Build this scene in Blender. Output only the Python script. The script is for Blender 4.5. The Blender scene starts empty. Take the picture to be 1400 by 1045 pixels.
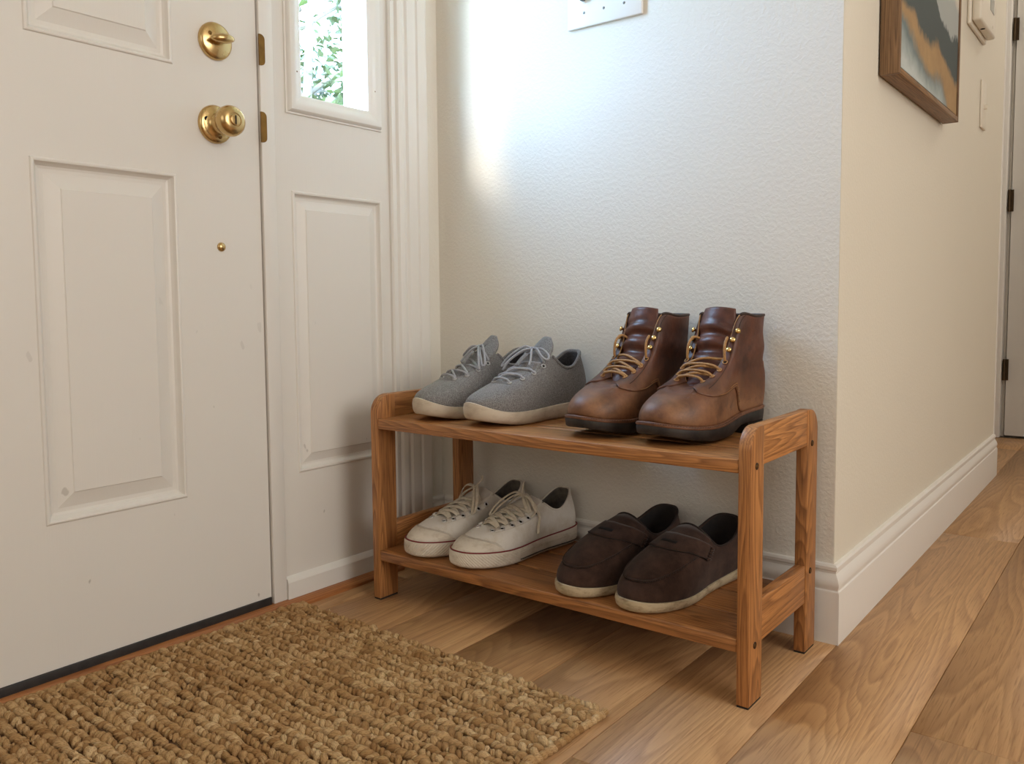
import bpy, bmesh, math, random
import numpy as np
from mathutils import Vector, Matrix, Euler
random.seed(7)
SC = bpy.context.scene
COL = SC.collection
R = math.radians

# ---------------------------------------------------------------- camera, world, lights, exposure
cam_d = bpy.data.cameras.new('camera'); cam = bpy.data.objects.new('camera', cam_d); COL.objects.link(cam)
cam_d.sensor_width = 36; cam_d.lens = 1152.8 / 1400 * 36; cam_d.shift_y = -31.57 / 1400
cam_d.clip_start = 0.02
_y, _p, _r = R(37.63), R(-3.94), R(-0.47)
_F = Vector((-math.sin(_y) * math.cos(_p), math.cos(_y) * math.cos(_p), math.sin(_p)))
_Rt = Vector((math.cos(_y), math.sin(_y), 0)); _U = _Rt.cross(_F)
_R2 = math.cos(_r) * _Rt + math.sin(_r) * _U; _U2 = -math.sin(_r) * _Rt + math.cos(_r) * _U
cam.matrix_world = Matrix(((_R2.x, _U2.x, -_F.x, 1.3527), (_R2.y, _U2.y, -_F.y, -1.4772), (_R2.z, _U2.z, -_F.z, .5985), (0, 0, 0, 1)))
SC.camera = cam

world = bpy.data.worlds.new('World'); SC.world = world; world.use_nodes = True
bg = world.node_tree.nodes['Background']; bg.inputs[0].default_value = (0.40, 0.655, 1.0, 1); bg.inputs[1].default_value = 26.0

def light(name, kind, energy, color, loc, rot=None, size=None, size_y=None, look=None):
    d = bpy.data.lights.new(name, kind); d.energy = energy; d.color = color
    o = bpy.data.objects.new(name, d); COL.objects.link(o); o.location = loc
    if kind == 'AREA':
        d.shape = 'RECTANGLE'; d.size = size; d.size_y = size_y
    if look is not None:
        o.rotation_euler = Vector(look).to_track_quat('-Z', 'Y').to_euler()
    return o
sun = light('sun', 'SUN', 2.8, (1.0, 0.87, 0.68), (-2, -4, 4), look=(0.50, 1.0, -0.60)); sun.data.angle = R(15)
# daylight of the room's big window (right-hand wall) and added fill from behind the camera
win_light = light('window_daylight', 'AREA', 26, (1.0, 0.955, 0.90), (3.40, -0.75, 1.45), size=1.7, size_y=1.5, look=(-1, 0, -0.05))
front_light = light('front_fill', 'AREA', 4.5, (1.0, 0.96, 0.90), (1.35, -3.12, 1.55), size=1.5, size_y=1.3, look=(0, 1, -0.03))
hall_light = light('hall_end_light', 'AREA', 5, (1.0, 0.92, 0.80), (1.55, 2.15, 2.4), size=.4, size_y=.4, look=(0, 0, -1))  # area light added over the hall end, no lamp modelled
portal = light('sidelight_portal', 'AREA', 1, (1, 1, 1), (-.030, -.3235, 1.46), size=.20, size_y=1.0, look=(1, 0, 0)); portal.data.cycles.is_portal = True

vs = SC.view_settings
vs.view_transform = 'Standard'; vs.look = 'None'; vs.exposure = 0.72; vs.gamma = 1.0; vs.use_curve_mapping = False

# ---------------------------------------------------------------- node helpers / materials
def lin(c):
    return tuple((v / 12.92 if v <= .04045 else ((v + .055) / 1.055) ** 2.4) for v in c)
def rgb(r, g, b): return lin((r / 255, g / 255, b / 255)) + (1,)

class NT:
    def __init__(s, name):
        s.m = bpy.data.materials.new(name); s.m.use_nodes = True; s.t = s.m.node_tree
        s.b = s.t.nodes['Principled BSDF']; s.out = s.t.nodes['Material Output']
    def n(s, typ, _props=None, **ins):
        nd = s.t.nodes.new('ShaderNode' + typ)
        for k, v in (_props or {}).items(): setattr(nd, k, v)
        for k, v in ins.items():
            key = int(k[1:]) if k[0] == 'i' and k[1:].isdigit() else k.replace('_', ' ')
            s.set(nd.inputs[key], v)
        return nd
    def set(s, sock, v):
        if isinstance(v, bpy.types.NodeSocket): s.t.links.new(v, sock)
        elif isinstance(v, bpy.types.Node): s.t.links.new(v.outputs[0], sock)
        else: sock.default_value = v
    def math(s, op, a, b=0.0, c=0.0, clamp=False):
        nd = s.n('Math', {'operation': op, 'use_clamp': clamp}, i0=a, i1=b, i2=c); return nd.outputs[0]
    def mix(s, f, a, b, mode='MIX'):
        nd = s.n('Mix', {'data_type': 'RGBA', 'blend_type': mode}); s.set(nd.inputs[0], f); s.set(nd.inputs[6], a); s.set(nd.inputs[7], b); return nd.outputs[2]
    def ramp(s, f, stops):
        nd = s.n('ValToRGB'); cr = nd.color_ramp
        while len(cr.elements) < len(stops): cr.elements.new(.5)
        for e, (p, c) in zip(cr.elements, stops): e.position = p; e.color = c if len(c) == 4 else tuple(c) + (1,)
        s.set(nd.inputs[0], f); return nd.outputs[0]
    def obj(s): return s.n('TexCoord').outputs['Object']
    def mapv(s, vec, scale=(1, 1, 1), loc=(0, 0, 0), rot=(0, 0, 0)):
        nd = s.n('Mapping'); s.set(nd.inputs[0], vec); s.set(nd.inputs[1], loc); nd.inputs[2].default_value = rot; nd.inputs[3].default_value = scale; return nd.outputs[0]
    def noise(s, vec, scale, detail=3, rough=.55, dist=0):
        nd = s.n('TexNoise'); s.set(nd.inputs['Vector'], vec); nd.inputs['Scale'].default_value = scale; nd.inputs['Detail'].default_value = detail
        nd.inputs['Roughness'].default_value = rough; nd.inputs['Distortion'].default_value = dist; return nd.outputs[0]
    def bump(s, h, strength=.3, dist=.001, prev=None):
        nd = s.n('Bump'); nd.inputs['Strength'].default_value = strength; nd.inputs['Distance'].default_value = dist; s.set(nd.inputs['Height'], h)
        if prev is not None: s.set(nd.inputs['Normal'], prev)
        return nd.outputs[0]
    def base(s, c): s.set(s.b.inputs['Base Color'], c)
    def rough(s, v): s.set(s.b.inputs['Roughness'], v)
    def normal(s, v): s.set(s.b.inputs['Normal'], v)

def simple(name, c1, c2=None, scale=20, rough=.5, metal=0, bump=0, bscale=200, bdist=.0006, detail=4, lo=.35, hi=.65, spec=None):
    t = NT(name); v = t.obj()
    if c2: t.base(t.mix(t.n('MapRange', i0=t.noise(v, scale, detail), i1=lo, i2=hi).outputs[0], c1, c2))
    else: t.base(c1)
    t.rough(rough); t.b.inputs['Metallic'].default_value = metal
    if spec is not None: t.b.inputs['Specular IOR Level'].default_value = spec
    if bump: t.normal(t.bump(t.noise(v, bscale, 3), bump, bdist))
    return t.m

def wood(name, axis, dark, mid, light_, lines=26, width=9.0, stretch=.10, fib=.35, rough=.5, knots=False, ring=.55):
    t = NT(name)
    rnd = t.n('ObjectInfo').outputs['Random']
    off = t.n('CombineXYZ', i0=t.math('MULTIPLY', rnd, 37.0), i1=t.math('MULTIPLY', rnd, 91.0), i2=t.math('MULTIPLY', rnd, 53.0)).outputs[0]
    v0 = t.obj()
    v = t.n('VectorMath', {'operation': 'ADD'}, i0=v0, i1=off).outputs[0]
    sc = [1, 1, 1]; sc[axis] = stretch
    vg = t.mapv(v, tuple(sc))
    h = t.noise(vg, width, 2.0, .45, .3)
    rings = t.math('FRACT', t.math('MULTIPLY', h, lines))
    rings = t.ramp(rings, [(0, (0.0,) * 3), (.55, (.55,) * 3), (.86, (1,) * 3), (1, (0.1,) * 3)])
    sf = [1, 1, 1]; sf[axis] = .035
    fibre = t.noise(t.mapv(v, tuple(sf)), 420, 3, .6)
    big = t.noise(t.mapv(v, tuple(sc)), 5, 2)
    c = t.mix(t.n('MapRange', i0=big, i1=.3, i2=.7).outputs[0], mid, light_)
    c = t.mix(t.math('MULTIPLY', rings, ring), c, dark)
    fm = t.n('MapRange', i0=fibre, i1=.5, i2=.72).outputs[0]
    c = t.mix(t.math('MULTIPLY', fm, fib), c, dark)
    tone = t.math('MULTIPLY_ADD', rnd, .22, .88)
    c = t.mix(1.0, c, t.n('CombineColor', i0=tone, i1=tone, i2=tone).outputs[0], 'MULTIPLY')
    if knots:
        vo = t.n('TexVoronoi'); t.set(vo.inputs['Vector'], t.mapv(v, (1, .55, 1))); vo.inputs['Scale'].default_value = 4.2
        k = t.n('MapRange', i0=vo.outputs[0], i1=.028, i2=.075, i3=1.0, i4=0.0).outputs[0]
        k = t.math('MULTIPLY', k, t.n('MapRange', i0=t.noise(v, 160, 2), i1=.4, i2=.6).outputs[0])
        c = t.mix(t.math('MULTIPLY', k, .8), c, rgb(66, 42, 26))
    t.base(c); t.rough(rough)
    t.normal(t.bump(fibre, .18, .0006))
    return t.m

RD, RM, RL = rgb(96, 54, 26), rgb(180, 118, 64), rgb(200, 142, 86)
M = {}
M['rack_x'] = wood('oak_rack_along_x', 0, RD, RM, RL, 30, 15, .06, .7, .45, ring=.62)
M['rack_y'] = wood('oak_rack_along_y', 1, RD, RM, RL, 30, 15, .06, .7, .45, ring=.62)
M['rack_z'] = wood('oak_rack_along_z', 2, RD, RM, RL, 30, 15, .06, .7, .45, ring=.62)
M['floor'] = wood('oak_floor', 1, rgb(126, 86, 52), rgb(184, 140, 94), rgb(198, 156, 110), 30, 6.0, .10, .6, .42, knots=True, ring=.42)
M['threshold'] = wood('stained_threshold', 1, rgb(112, 62, 30), rgb(172, 110, 62), rgb(188, 126, 76), 20, 12, .06, .5, .4)
M['frame_wood'] = wood('walnut_frame', 2, rgb(74, 50, 30), rgb(132, 98, 64), rgb(152, 116, 78), 26, 18, .05, .7, .5, ring=.6)
M['frame_wood_y'] = wood('walnut_frame_y', 1, rgb(74, 50, 30), rgb(132, 98, 64), rgb(152, 116, 78), 26, 18, .05, .7, .5, ring=.6)

def wall_mat(name, c, strength=.35):
    t = NT(name); v = t.obj(); t.base(t.mix(t.noise(v, 3, 3), c, tuple(x * .97 for x in c[:3]) + (1,)))
    t.rough(.62)
    n1 = t.noise(v, 150, 2, .5, .4); n2 = t.noise(v, 420, 2, .5)
    h = t.math('ADD', t.n('MapRange', i0=n1, i1=.42, i2=.62).outputs[0], t.math('MULTIPLY', n2, .35))
    t.normal(t.bump(h, strength, .0011)); return t.m
M['wall'] = wall_mat('orange_peel_wall_paint', rgb(232, 227, 216), .26)
M['wall_hall'] = wall_mat('hall_wall_paint', rgb(222, 215, 199), .12)
M['ceiling'] = simple('ceiling_paint', rgb(235, 232, 225), rough=.8)
def paint(name, c, dents=True):
    t = NT(name); v = t.obj()
    col = t.mix(t.math('MULTIPLY', t.noise(v, 4, 3), .5), c, tuple(x * .93 for x in c[:3]) + (1,))
    if dents:
        sp = t.n('MapRange', i0=t.noise(t.mapv(v, (1, 1, .6)), 46, 2, .4), i1=.735, i2=.76).outputs[0]
        z = t.n('SeparateXYZ', i0=t.n('NewGeometry').outputs['Position']).outputs[2]
        sp = t.math('MULTIPLY', sp, t.n('MapRange', i0=z, i1=.7, i2=.1).outputs[0])
        col = t.mix(t.math('MULTIPLY', sp, .6), col, rgb(140, 130, 118))
    t.base(col); t.rough(.38)
    g = t.noise(t.mapv(v, (1, 1, .03)), 260, 3); t.normal(t.bump(g, .16, .0007)); return t.m
M['door'] = paint('white_door_paint', rgb(226, 221, 213))
M['trim'] = paint('white_trim_paint', rgb(230, 226, 219), False)
M['black_rubber'] = simple('black_rubber', rgb(34, 31, 30), rgb(48, 44, 42), 40, .6)
M['gap'] = simple('dark_weatherstrip', rgb(96, 80, 64), rough=.8)
def brass(name, c1, c2, rough):
    t = NT(name); v = t.obj(); t.base(t.mix(t.noise(v, 45, 3), c1, c2)); t.b.inputs['Metallic'].default_value = 1; t.rough(t.math('MULTIPLY_ADD', t.noise(v, 60, 3), .12, rough)); return t.m
M['brass'] = brass('brass', rgb(214, 186, 134), rgb(192, 160, 106), .2)
M['brass_old'] = brass('aged_brass', rgb(150, 112, 60), rgb(96, 70, 36), .38)
M['bronze'] = brass('bronze_hinge', rgb(92, 76, 58), rgb(66, 54, 40), .45)
M['steel'] = brass('steel', rgb(232, 232, 230), rgb(214, 214, 212), .42)
M['steel_dark'] = brass('dull_steel', rgb(140, 138, 132), rgb(104, 102, 98), .4)
M['dark'] = simple('dark_hole', rgb(18, 15, 13), rough=.9)
M['white_plastic'] = simple('white_plastic', rgb(238, 236, 232), rough=.35)
M['beige_plastic'] = simple('beige_plastic', rgb(224, 216, 200), rough=.4)
M['lcd'] = simple('lcd_screen', rgb(110, 112, 98), rough=.2)
M['screw'] = simple('dark_screw', rgb(48, 34, 24), rough=.4, metal=.6)
M['foot'] = simple('felt_foot', rgb(40, 36, 32), rough=.9)

# ---------------------------------------------------------------- mesh helpers
def tag(o, label=None, cat=None, group=None, kind=None):
    if label: o['label'] = label
    if cat: o['category'] = cat
    if group: o['group'] = group
    if kind: o['kind'] = kind
    return o
def empty(name, loc=(0, 0, 0), rz=0, parent=None):
    o = bpy.data.objects.new(name, None); COL.objects.link(o); o.location = loc; o.rotation_euler = (0, 0, rz); o.empty_display_size = .05
    if parent: o.parent = parent
    return o
def link(name, me, mat, parent=None, loc=(0, 0, 0), rot=(0, 0, 0), smooth=True):
    o = bpy.data.objects.new(name, me); COL.objects.link(o); o.location = loc; o.rotation_euler = rot
    if mat is not None and not me.materials: me.materials.append(M[mat] if isinstance(mat, str) else mat)
    if parent: o.parent = parent
    if smooth: me.polygons.foreach_set('use_smooth', [True] * len(me.polygons))
    return o
def mesh(name, verts, faces, mat, parent=None, loc=(0, 0, 0), rot=(0, 0, 0), smooth=True, fix=True):
    me = bpy.data.meshes.new(name); me.from_pydata([tuple(map(float, v)) for v in verts], [], [tuple(f) for f in faces]); me.update()
    if fix:
        b = bmesh.new(); b.from_mesh(me); bmesh.ops.recalc_face_normals(b, faces=b.faces); b.to_mesh(me); b.free()
    return link(name, me, mat, parent, loc, rot, smooth)
def autosmooth(o, ang=35):
    me = o.data; b = bmesh.new(); b.from_mesh(me)
    for e in b.edges:
        e.smooth = not (len(e.link_faces) == 2 and e.calc_face_angle(0) > R(ang))
    for f in b.faces: f.smooth = True
    b.to_mesh(me); b.free(); return o
def box(name, lo, hi, mat, parent=None, bev=0, seg=2, world=False):
    if world: lo = [a - b for a, b in zip(lo, parent.location)]; hi = [a - b for a, b in zip(hi, parent.location)]
    c = [(a + b) / 2 for a, b in zip(lo, hi)]; s = [abs(b - a) for a, b in zip(lo, hi)]
    b = bmesh.new(); bmesh.ops.create_cube(b, size=1)
    for v in b.verts: v.co = Vector((v.co.x * s[0], v.co.y * s[1], v.co.z * s[2]))
    if bev: bmesh.ops.bevel(b, geom=b.edges[:], offset=bev, segments=seg, profile=.5, affect='EDGES')
    me = bpy.data.meshes.new(name); b.to_mesh(me); b.free()
    o = link(name, me, mat, parent, c, smooth=bool(bev)); 
    if bev: autosmooth(o, 50)
    return o
def extrude(name, prof, axis, a, b_, mat, parent=None, ang=28):
    """prof: closed 2D list in the plane of the two other axes (cyclic order), extruded along axis a..b"""
    ax = [i for i in range(3) if i != axis]; n = len(prof); V = []
    for q in (a, b_):
        for p in prof:
            v = [0, 0, 0]; v[ax[0]], v[ax[1]] = p; v[axis] = q; V.append(v)
    Fs = [(i, (i + 1) % n, n + (i + 1) % n, n + i) for i in range(n)] + [tuple(range(n)), tuple(range(n, 2 * n))]
    return autosmooth(mesh(name, V, Fs, mat, parent), ang)
def smooth_path(pts, n=8, closed=False):
    P = [np.array(p, float) for p in pts]; m = len(P); out = []
    for i in range(m if closed else m - 1):
        p0 = P[(i - 1) % m] if closed or i > 0 else 2 * P[0] - P[1]
        p1 = P[i]; p2 = P[(i + 1) % m]
        p3 = P[(i + 2) % m] if closed or i + 2 < m else 2 * P[-1] - P[-2]
        for k in range(n):
            t = k / n
            out.append(.5 * (2 * p1 + (p2 - p0) * t + (2 * p0 - 5 * p1 + 4 * p2 - p3) * t * t + (3 * p1 - p0 - 3 * p2 + p3) * t ** 3))
    if not closed: out.append(P[-1])
    return out
def tube_data(pts, rad, sides=8, closed=False, flat=1.0, up=None, taper=False):
    """tube along pts; flat<1 squashes along the frame normal 'up' -> ribbon-like lace"""
    P = [np.array(p, float) for p in pts]; n = len(P); V = []; F = []
    prevN = np.array(up if up is not None else (0.13, 0.2, 1.0), float)
    for i in range(n):
        if closed: T = P[(i + 1) % n] - P[i - 1]
        else: T = P[min(i + 1, n - 1)] - P[max(i - 1, 0)]
        T = T / (np.linalg.norm(T) + 1e-12)
        N = prevN - T * (prevN @ T); ln = np.linalg.norm(N)
        if ln < 1e-4: N = np.cross(T, (1, 0, 0)); ln = np.linalg.norm(N)
        N /= ln; Bn = np.cross(T, N)
        if up is None: prevN = N
        r = rad(i / max(1, n - 1)) if callable(rad) else rad
        for k in range(sides):
            a = 2 * math.pi * k / sides
            V.append(P[i] + Bn * math.cos(a) * r + N * math.sin(a) * r * flat)
    for i in range(n if closed else n - 1):
        j = (i + 1) % n
        for k in range(sides):
            l = (k + 1) % sides; F.append((i * sides + k, i * sides + l, j * sides + l, j * sides + k))
    if not closed: F += [tuple(range(sides)), tuple(range((n - 1) * sides, n * sides))]
    return V, F
class MB:
    def __init__(s): s.V = []; s.F = []
    def add(s, vf):
        o = len(s.V); s.V += list(vf[0]); s.F += [tuple(i + o for i in f) for f in vf[1]]; return s
    def build(s, name, mat, parent=None, **k): return mesh(name, s.V, s.F, mat, parent, **k)
def lathe(prof, n=32, axis=0, c=(0, 0, 0)):
    """prof list of (h, r): h along axis"""
    V = []; F = []; m = len(prof); a1, a2 = [i for i in range(3) if i != axis]
    for k in range(n):
        a = 2 * math.pi * k / n
        for h, r in prof:
            v = list(c); v[axis] += h; v[a1] += r * math.cos(a); v[a2] += r * math.sin(a); V.append(v)
    for k in range(n):
        l = (k + 1) % n
        for i in range(m - 1): F.append((k * m + i, k * m + i + 1, l * m + i + 1, l * m + i))
    F.append(tuple(k * m for k in range(n))); F.append(tuple(k * m + m - 1 for k in range(n)))
    return V, F
def ring(center, normal, R0, r0, n=16, m=6):
    N = Vector(normal).normalized(); q = N.to_track_quat('Z', 'Y'); V = []; F = []
    for i in range(n):
        a = 2 * math.pi * i / n
        for j in range(m):
            b = 2 * math.pi * j / m
            V.append(Vector(center) + q @ Vector(((R0 + r0 * math.cos(b)) * math.cos(a), (R0 + r0 * math.cos(b)) * math.sin(a), r0 * math.sin(b))))
    for i in range(n):
        for j in range(m): F.append((i * m + j, ((i + 1) % n) * m + j, ((i + 1) % n) * m + (j + 1) % m, i * m + (j + 1) % m))
    return V, F
def disc(center, normal, r0, n=14, h=.0004):
    N = Vector(normal).normalized(); q = N.to_track_quat('Z', 'Y'); V = []
    for s in (-h, h):
        for i in range(n):
            a = 2 * math.pi * i / n; V.append(Vector(center) + q @ Vector((r0 * math.cos(a), r0 * math.sin(a), s)))
    return V, [tuple(range(n)), tuple(range(n, 2 * n))] + [(i, (i + 1) % n, n + (i + 1) % n, n + i) for i in range(n)]
def dome(center, normal, r0, h, n=14, m=5):
    N = Vector(normal).normalized(); q = N.to_track_quat('Z', 'Y'); V = []; F = []
    for j in range(m):
        b = math.pi / 2 * j / m
        for i in range(n):
            a = 2 * math.pi * i / n; V.append(Vector(center) + q @ Vector((r0 * math.cos(b) * math.cos(a), r0 * math.cos(b) * math.sin(a), h * math.sin(b))))
    V.append(Vector(center) + q @ Vector((0, 0, h)))
    for j in range(m - 1):
        for i in range(n): F.append((j * n + i, j * n + (i + 1) % n, (j + 1) * n + (i + 1) % n, (j + 1) * n + i))
    for i in range(n): F.append(((m - 1) * n + i, (m - 1) * n + (i + 1) % n, m * n))
    F.append(tuple(range(n)))
    return V, F

# ---------------------------------------------------------------- room shell
W, H = .9155, 1.74           # right end of the back wall, end of the hall wall
XR, YF, YFAR, CZ = 3.6, -3.3, 2.62, 2.5
def struct(o): o['kind'] = 'structure'; return o
fl = struct(box('floor', (-.6, YF - .1, -.06), (XR + .1, YFAR + .1, -.0135), simple('subfloor', rgb(120, 86, 54), rough=.8)))
# planks: laid along y, seams every 0.17 m
PW = .17; plank_meshes = {}
def plank(x0, y0, y1):
    L_ = round(y1 - y0, 2)
    key = (L_,)
    c = ((x0 + PW / 2), (y0 + y1) / 2, -.0065)
    if key not in plank_meshes:
        o = box('plank', (-PW / 2 + .0004, -L_ / 2 + .0004, -.0065), (PW / 2 - .0004, L_ / 2 - .0004, .0065), 'floor', fl, .0009, 1)
        plank_meshes[key] = o.data
    else:
        o = bpy.data.objects.new('plank', plank_meshes[key]); COL.objects.link(o); o.parent = fl
    o.location = Vector(c) - fl.location
ends = {}
rs = random.Random(3)
for i in range(-1, 16):
    x0 = .077 - PW + i * PW
    st = {5: .865, 6: -.25 + 0, 7: .35, 4: -.62 + 1.4, 3: .15, 2: -.05 - .6, 1: .5, 0: -.2}.get(i - 0 if False else i, rs.uniform(-.7, .7))
    LN = 1.45
    if i == 6: st = .865
    if i == 7: st = -.25
    y = st
    while y > YF: y -= LN
    while y < YFAR:
        a, b_ = max(y, YF), min(y + LN, YFAR)
        if b_ - a > .02: plank(x0, a, b_)
        y += LN
rest_floor = box('plank_field', (.077 - PW + 17 * PW - PW, YF, -.0134), (XR, YFAR, 0), 'floor', fl, world=True)

struct(box('ceiling', (-.6, YF - .1, CZ), (XR + .1, YFAR + .1, CZ + .1), 'ceiling'))
struct(box('wall_back', (-.14, 0, 0), (W, .12, CZ), 'wall'))
struct(box('wall_hall', (W - .12, .12, 0), (W, H, CZ), 'wall_hall'))
# thin cap so that the hall side of the back wall's end wears the smoother hall paint
struct(box('wall_hall_end', (W, 0.0005, 0), (W + .0008, .12, CZ), 'wall_hall'))
struct(box('wall_passage', (-.6, H - .12, 0), (W - .12, H, CZ), 'wall_hall'))
struct(box('wall_passage_end', (-.72, H - .12, 0), (-.6, YFAR + .1, CZ), 'wall_hall'))
struct(box('wall_right', (XR, YF - .1, 0), (XR + .1, YFAR + .1, CZ), 'wall_hall'))
struct(box('wall_front', (-.14, YF - .1, 0), (XR, YF, CZ), 'wall_hall'))
# door wall: sections around door and sidelight opening
DY1, DY0 = -.4945, -1.41      # door edges
DW = struct(box('wall_left', (-.14, YF, 0), (-.0, DY0 - .035, CZ), 'wall'))
box('wall_section', (-.14, -.16, 0), (0, 0, CZ), 'wall', DW, world=True)
box('wall_section', (-.14, DY0 - .035, 2.12), (0, -.16, CZ), 'wall', DW, world=True)

# window in the right-hand wall (source of the soft daylight)
w2 = struct(empty('window_2', (XR - .02, -.75, .62)))
for a, b_ in (((-.02, -.95, -.06), (.02, .95, 0)), ((-.02, -.95, 1.6), (.02, .95, 1.68)), ((-.02, -.95, 0), (.02, -.87, 1.6)), ((-.02, .87, 0), (.02, .95, 1.6)), ((-.01, -.02, 0), (.02, .02, 1.6))):
    box('window_frame', a, b_, 'trim', w2, .004)
box('pane', (-.004, -.87, 0), (.004, .87, 1.6), simple('bright_sky_glass', rgb(225, 232, 240), rough=.1), w2)

# made-up window behind the camera, added to go with the fill light
w3 = struct(empty('added_window', (1.35, YF + .02, .85)))
for a, b_ in (((-.83, -.02, -.06), (.83, .02, 0)), ((-.83, -.02, 1.4), (.83, .02, 1.48)), ((-.83, -.02, 0), (-.75, .02, 1.4)), ((.75, -.02, 0), (.83, .02, 1.4)), ((-.02, -.02, 0), (.02, .01, 1.4))):
    box('window_frame', a, b_, 'trim', w3, .004)
box('pane', (-.75, -.004, 0), (.75, .004, 1.4), simple('bright_sky_glass', rgb(225, 232, 240), rough=.1), w3)
# baseboards: profile (out, z)
BBH = .138
def bb_prof():
    p = [(0, 0), (.0145, 0), (.0145, .088), (.0138, .092), (.0118, .094), (.0118, .097), (.0135, .101), (.0135, .106), (.0118, .112), (.0085, .118), (.0062, .122), (.0062, .126), (.0085, .1285), (.0085, .1335), (.006, .137), (.002, .138), (0, .138)]
    return p
def mitred_base():
    """baseboard running along the back wall and turning the outside corner into the hall"""
    p = bb_prof(); n = len(p); V = []; 
    ex = H
    for (o_, z) in p: V.append((0.0148, -o_, z))
    for (o_, z) in p: V.append((W + o_, -o_, z))
    F1 = [(i, (i + 1) % n, n + (i + 1) % n, n + i) for i in range(n)] + [tuple(range(n))]
    b1 = autosmooth(mesh('baseboard_back', V, F1 + [tuple(range(n, 2 * n))], 'trim'), 28)
    V = [(W + o_, -o_, z) for (o_, z) in p] + [(W + o_, ex, z) for (o_, z) in p]
    b2 = autosmooth(mesh('baseboard_hall', V, F1 + [tuple(range(n, 2 * n))], 'trim'), 28)
    struct(b1); struct(b2)
mitred_base()
struct(extrude('baseboard_left', [(o_, z) for o_, z in bb_prof()], 1, -.052, 0, 'trim'))

# ---------------------------------------------------------------- entry door
def panel_rings(y0, y1, z0, z1, x, rings, mat, parent, name='panel'):
    """nested rectangles (inset, depth) on a +x facing surface"""
    V = []; F = []
    for ins, dp in rings:
        V += [(x + dp, y0 + ins, z0 + ins), (x + dp, y1 - ins, z0 + ins), (x + dp, y1 - ins, z1 - ins), (x + dp, y0 + ins, z1 - ins)]
    for k in range(len(rings) - 1):
        for i in range(4):
            j = (i + 1) % 4; F.append((k * 4 + i, k * 4 + j, k * 4 + 4 + j, k * 4 + 4 + i))
    m = (len(rings) - 1) * 4; F.append((m, m + 1, m + 2, m + 3))
    o = mesh(name, V, F, mat, parent, smooth=False, fix=False)
    return o
PR = [(0, 0), (.0015, .0022), (.0035, .0028), (.006, .0022), (.009, -.0035), (.012, -.0075), (.016, -.0085), (.022, -.0085), (.0445, -.0018), (.046, -.0002)]
PRS = [(0, 0), (.0015, .0022), (.0035, .0028), (.006, .0022), (.008, -.003), (.0105, -.0065), (.013, -.0075), (.017, -.0075), (.034, -.0018), (.0355, -.0002)]
door = struct(empty('door_1', (0, (DY0 + DY1) / 2, 0)))
dyc = (DY0 + DY1) / 2
DX = 0.0
def dbox(name, y0, y1, z0, z1, mat='door'):
    return box(name, (DX - .044, y0 - dyc, z0), (DX, y1 - dyc, z1), mat, door)
cols = [(-.9035, -.6645), (-1.2405, -1.0015)]
rows = [(.257, .822), (1.006, 1.62), (1.745, 1.95)]
DZ0, DZ1 = .0285, 2.06
dbox('stile', cols[0][1], DY1, DZ0, DZ1); dbox('stile', cols[1][1], cols[0][0], DZ0, DZ1); dbox('stile', DY0, cols[1][0], DZ0, DZ1)
for (a, b_) in cols:
    zz = [DZ0] + [v for r_ in rows for v in r_] + [DZ1]
    for k in range(0, len(zz), 2): dbox('rail', a, b_, zz[k], zz[k + 1])
    for (z0, z1) in rows:
        panel_rings(a - dyc, b_ - dyc, z0, z1, DX, PR, 'door', door)
        box('panel_back', (DX - .044, a - dyc, z0), (DX - .014, b_ - dyc, z1), 'door', door)
swp = box('door_sweep', (DX - .04, DY0 - dyc, .010), (DX + .0035, DY1 - dyc - .001, .0282), 'black_rubber', door, .0012)
# deadbolt
db = mesh('deadbolt', *lathe([(0, .0), (0, .0325), (.004, .0328), (.0075, .031), (.0095, .028), (.010, .026), (.0125, .020), (.0135, .010), (.0137, 0.0005)], 40, 0), 'brass', door, (DX, -.582 - dyc, 1.063)); autosmooth(db, 40)
V, F = [], []
tb = MB(); tb.add(lathe([(.011, .008), (.020, .0075), (.022, .006), (.0225, .001)], 20, 0))
pp = []
for i in range(13):
    s = -1 + 2 * i / 12
    pp.append((.024 + .004 * (1 - s * s), s * .0235, 0))
V2, F2 = tube_data(pp, lambda t: max(.0012, .0115 * math.sqrt(max(0, 1 - (2 * t - 1) ** 2)) ** 1.1), 12, up=(0, 0, 1), flat=.75)
tb.add((V2, F2)); tbo = tb.build('thumb_turn', 'brass', db); tbo.rotation_euler = (R(8), 0, 0)
mesh('screw', *dome((.0125, -.016, .009), (1, 0, 0), .0038, .0012), 'brass_old', db)
# knob
kb = mesh('door_knob', *lathe([(0, 0), (0, .0335), (.003, .0338), (.006, .0325), (.008, .030), (.0085, .026), (.011, .020), (.014, .0165), (.020, .0145), (.028, .0135), (.030, .0150), (.032, .0190), (.036, .0235), (.042, .0265), (.049, .0270), (.055, .0255), (.060, .0215), (.0625, .0165), (.063, .0120), (.062, .0115), (.062, .0005)], 48, 0), 'brass', door, (DX, -.5865 - dyc, .917)); autosmooth(kb, 45)
mesh('lock_button', *lathe([(.060, 0), (.060, .0098), (.0636, .0096), (.0640, .0085), (.0640, .0004)], 28, 0), 'brass', kb)
box('slot', (.0632, -.0011, -.0075), (.0645, .0011, .0075), 'dark', kb)
mesh('screw_hole', *disc((.0087, -.0215, .006), (1, -.15, 0), .0042, 14, .0012), 'dark', kb)
mesh('screw_hole', *disc((.0090, .004, -.0222), (1, 0, -.15), .0036, 14, .0012), 'brass_old', kb)
mesh('door_button', *dome((0, 0, 0), (1, 0, 0), .0085, .0055, 20, 6), 'brass', door, (DX, -.581 - dyc, .700))

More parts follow.
